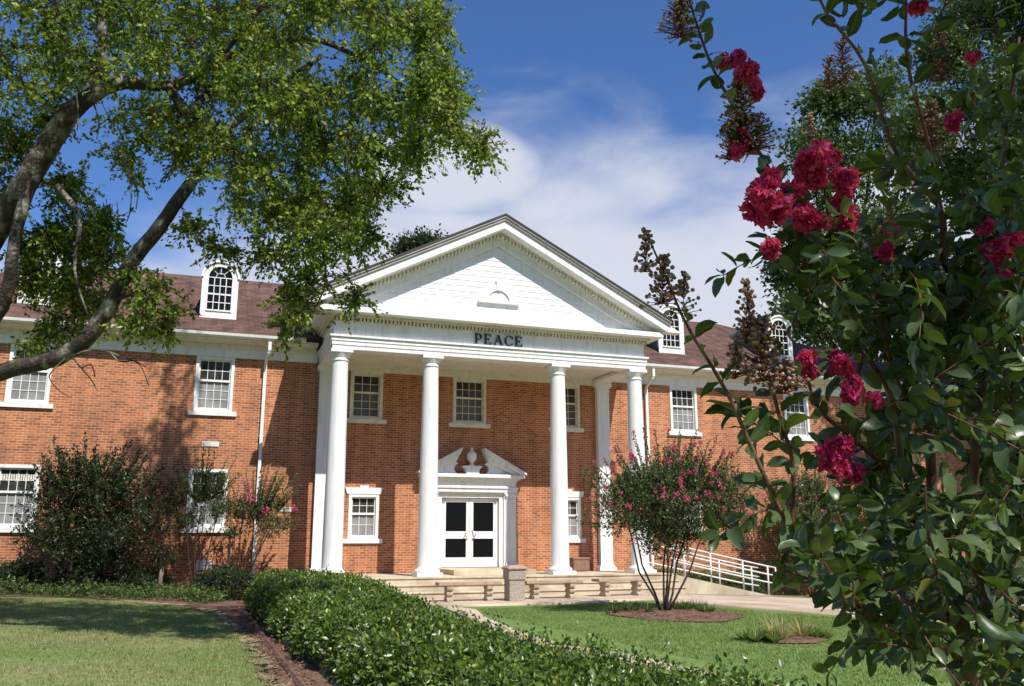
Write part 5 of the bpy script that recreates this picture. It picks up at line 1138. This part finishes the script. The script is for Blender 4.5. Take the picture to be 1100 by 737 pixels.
# leafy twigs filling the body of the tree
fill = [(985, 570, 30, 30, 5), (1010, 690, 35, 25, 5), (1075, 620, 30, 35, 8), (1040, 650, 35, 30, 6), (1085, 540, 30, 40, 6), (960, 690, 25, 18, 4), (1085, 710, 30, 25, 6), (1030, 560, 30, 40, 6), (1000, 275, 55, 35, 7), (1060, 310, 50, 45, 7), (945, 335, 40, 35, 4), (1000, 350, 60, 45, 9), (1065, 400, 45, 55, 10), (965, 420, 36, 36, 5), (1010, 440, 50, 40, 7), (940, 500, 22, 35, 3), (990, 520, 40, 35, 5), (1060, 490, 45, 45, 7), (1075, 570, 35, 40, 6), (965, 560, 35, 30, 4), (915, 600, 28, 22, 4), (940, 635, 32, 20, 4), (985, 680, 45, 25, 5), (1075, 690, 35, 30, 6), (1000, 620, 40, 25, 2), (1090, 210, 30, 40, 4), (880, 330, 25, 30, 3), (893, 612, 10, 16, 3), (1040, 200, 30, 30, 2), (1020, 80, 30, 50, 2), (1100, 340, 40, 60, 7), (960, 250, 40, 30, 3)]
for u, v, ru, rv, n in fill:
    for k in range(n):
        d = 2.45+rng.normal()*.28 if u > 915 else 2.2+rng.normal()*.15; p = at(u+rng.normal()*ru*.6, v+rng.normal()*rv*.6, d); dd = norm(rdir(1)[0]+[0, 0, .3]); twig(p-dd*.08, dd, .12+.16*rng.random(), .060)
# crown beyond the top and right frame edges, giving its own shade
for k in range(170):
    u = 900+rng.random()*420; v = -330+rng.random()*560
    if u < 1120 and v > -30: continue
    p = at(u, v, 2.6+rng.normal()*.45); dd = norm(rdir(1)[0]+[0, 0, .3]); twig(p, dd, .14+.2*rng.random(), .065)
W.build('trunk', M['bark_myrtle'], ft, smooth=True); Wy.build('branches', M['stem_red'], ft, smooth=True)
lv_ = LV.build('foliage', M['leaf_myrtle'], ft, smooth=True); ma = lv_.data.attributes.new('midrib', 'FLOAT', 'POINT'); ma.data.foreach_set('value', np.tile(np.array([0, 1, 0], np.float32), len(lv_.data.vertices)//3)); TWG.build('twigs', M['stem_red'], ft)
# seed heads
ico = bmesh.new(); bmesh.ops.create_icosphere(ico, subdivisions=1, radius=1); IV = np.array([v.co[:] for v in ico.verts]); IF = np.array([[v.index for v in f.verts] for f in ico.faces]); ico.free()
def balls(P, r):
    n = len(P); V = P[:, None]+IV[None]*r[:, None, None]*(1+.08*rng.normal(size=(n, 1, 3))); return V.reshape(-1, 3), (np.arange(n)[:, None, None]*len(IV)+IF[None]).reshape(-1, 3)
def panicle(u, v, ru, rv, d, n, r=.0042):
    c = at(u, v, d); s_ = d/FPX; P = []; SA, SB = [], []
    ax0 = c-UPV*rv*s_; ax1 = c+UPV*rv*s_
    n = int(n*2.1)
    for k in range(n):
        t = rng.random(); wd = ((1-t)*.85+.25)*1.25; o_ = rdir(1)[0]*wd*rng.random()**.4; p = ax0+(ax1-ax0)*t+RGT*o_[0]*ru*s_+FWD*o_[1]*ru*s_+UPV*o_[2]*rv*s_*.2; P.append(p); SA.append(ax0+(ax1-ax0)*max(t-.12, 0)); SB.append(p)
    SD.add(balls(np.array(P), r*.92*(.6+.7*rng.random(n)))); SS.add(prisms(np.array(SA), np.array(SB), .0012, .0008))
SD = Acc(); SS = Acc()
for a in [(730, 12, 26, 28, 2.1, 130, .0034), (795, 110, 22, 34, 2.1, 170, .0040), (815, 140, 22, 20, 2.1, 80, .0036), (785, 150, 16, 22, 2.1, 50, .0036), (694, 268, 14, 24, 2.0, 42, .0050), (712, 300, 22, 26, 2.0, 70, .0052), (735, 315, 16, 22, 2.0, 36, .005), (802, 335, 16, 34, 2.1, 70, .0050), (818, 375, 30, 34, 2.1, 110, .0058), (845, 405, 28, 18, 2.1, 60, .0055), (790, 385, 16, 22, 2.1, 40, .0055), (905, 62, 18, 26, 2.7, 90, .0036), (890, 80, 14, 20, 2.7, 50, .0036), (1010, 60, 18, 26, 2.7, 100, .0036), (1000, 135, 18, 28, 2.6, 80, .0036), (870, 135, 10, 14, 2.6, 30, .004), (865, 290, 12, 22, 2.2, 30, .004)]: panicle(*a)
SD.build('seed_heads', M['seed'], ft, smooth=True); SS.build('seed_stalks', M['stem_red'], ft)
# blossoms: crumpled petals
def cluster(u, v, ru, rv, d, n, sz=.013):
    c = at(u, v, d); s_ = d/FPX; n = int(n*1.5); k = max(7, n//9)
    lob = rdir(max(3, k//9))*.62; o_ = lob[rng.integers(0, len(lob), k)]+rdir(k)*.42*rng.random((k, 1))**.4
    cen = c+RGT*(o_[:, :1]*ru*s_)+FWD*(o_[:, 1:2]*ru*s_)+UPV*(o_[:, 2:]*rv*s_)
    q = rng.integers(0, k, n); T = rdir(n); P = cen[q]+T*sz*.25
    sz_ = sz*(.55+.7*rng.random(n)); V, F_ = big_leaves(P, T, sz_, 1.15, .2, curl=.9, fold=.5); V = V+rng.normal(size=V.shape)*sz*.10; PT.add((V, F_))
PT = Acc()
for a in [(824, 205, 21, 20, 2.1, 420), (813, 226, 17, 19, 2.12, 260), (842, 222, 14, 12, 2.1, 130), (880, 178, 25, 25, 2.15, 520), (902, 192, 17, 19, 2.17, 240), (872, 232, 22, 12, 2.15, 260), (858, 205, 14, 12, 2.15, 160), (905, 222, 16, 20, 2.2, 300), (915, 235, 8, 12, 2.2, 90), (800, 75, 14, 13, 2.1, 170), (812, 95, 8, 8, 2.1, 70), (790, 62, 6, 6, 2.1, 40), (774, 65, 6, 6, 2.1, 45), (803, 150, 18, 10, 2.1, 150), (792, 165, 9, 12, 2.1, 70), (828, 268, 9, 10, 2.1, 60),
          (1078, 266, 22, 14, 2.3, 330), (1070, 295, 12, 8, 2.3, 90), (1060, 245, 7, 7, 2.3, 50), (1028, 132, 11, 9, 2.5, 90), (952, 262, 7, 18, 2.3, 90), (957, 244, 5, 6, 2.3, 40), (905, 390, 12, 12, 2.15, 120), (915, 415, 13, 20, 2.15, 240), (941, 432, 9, 7, 2.15, 80), (868, 392, 11, 16, 2.1, 130), (900, 492, 17, 22, 2.15, 420), (918, 508, 8, 8, 2.2, 60), (660, -20, 2, 2, 2.1, 10), (1046, 60, 5, 5, 2.6, 30), (988, 2, 12, 6, 2.2, 60)]: cluster(*a)
PT.build('blossom', M['petal'], ft, smooth=True)
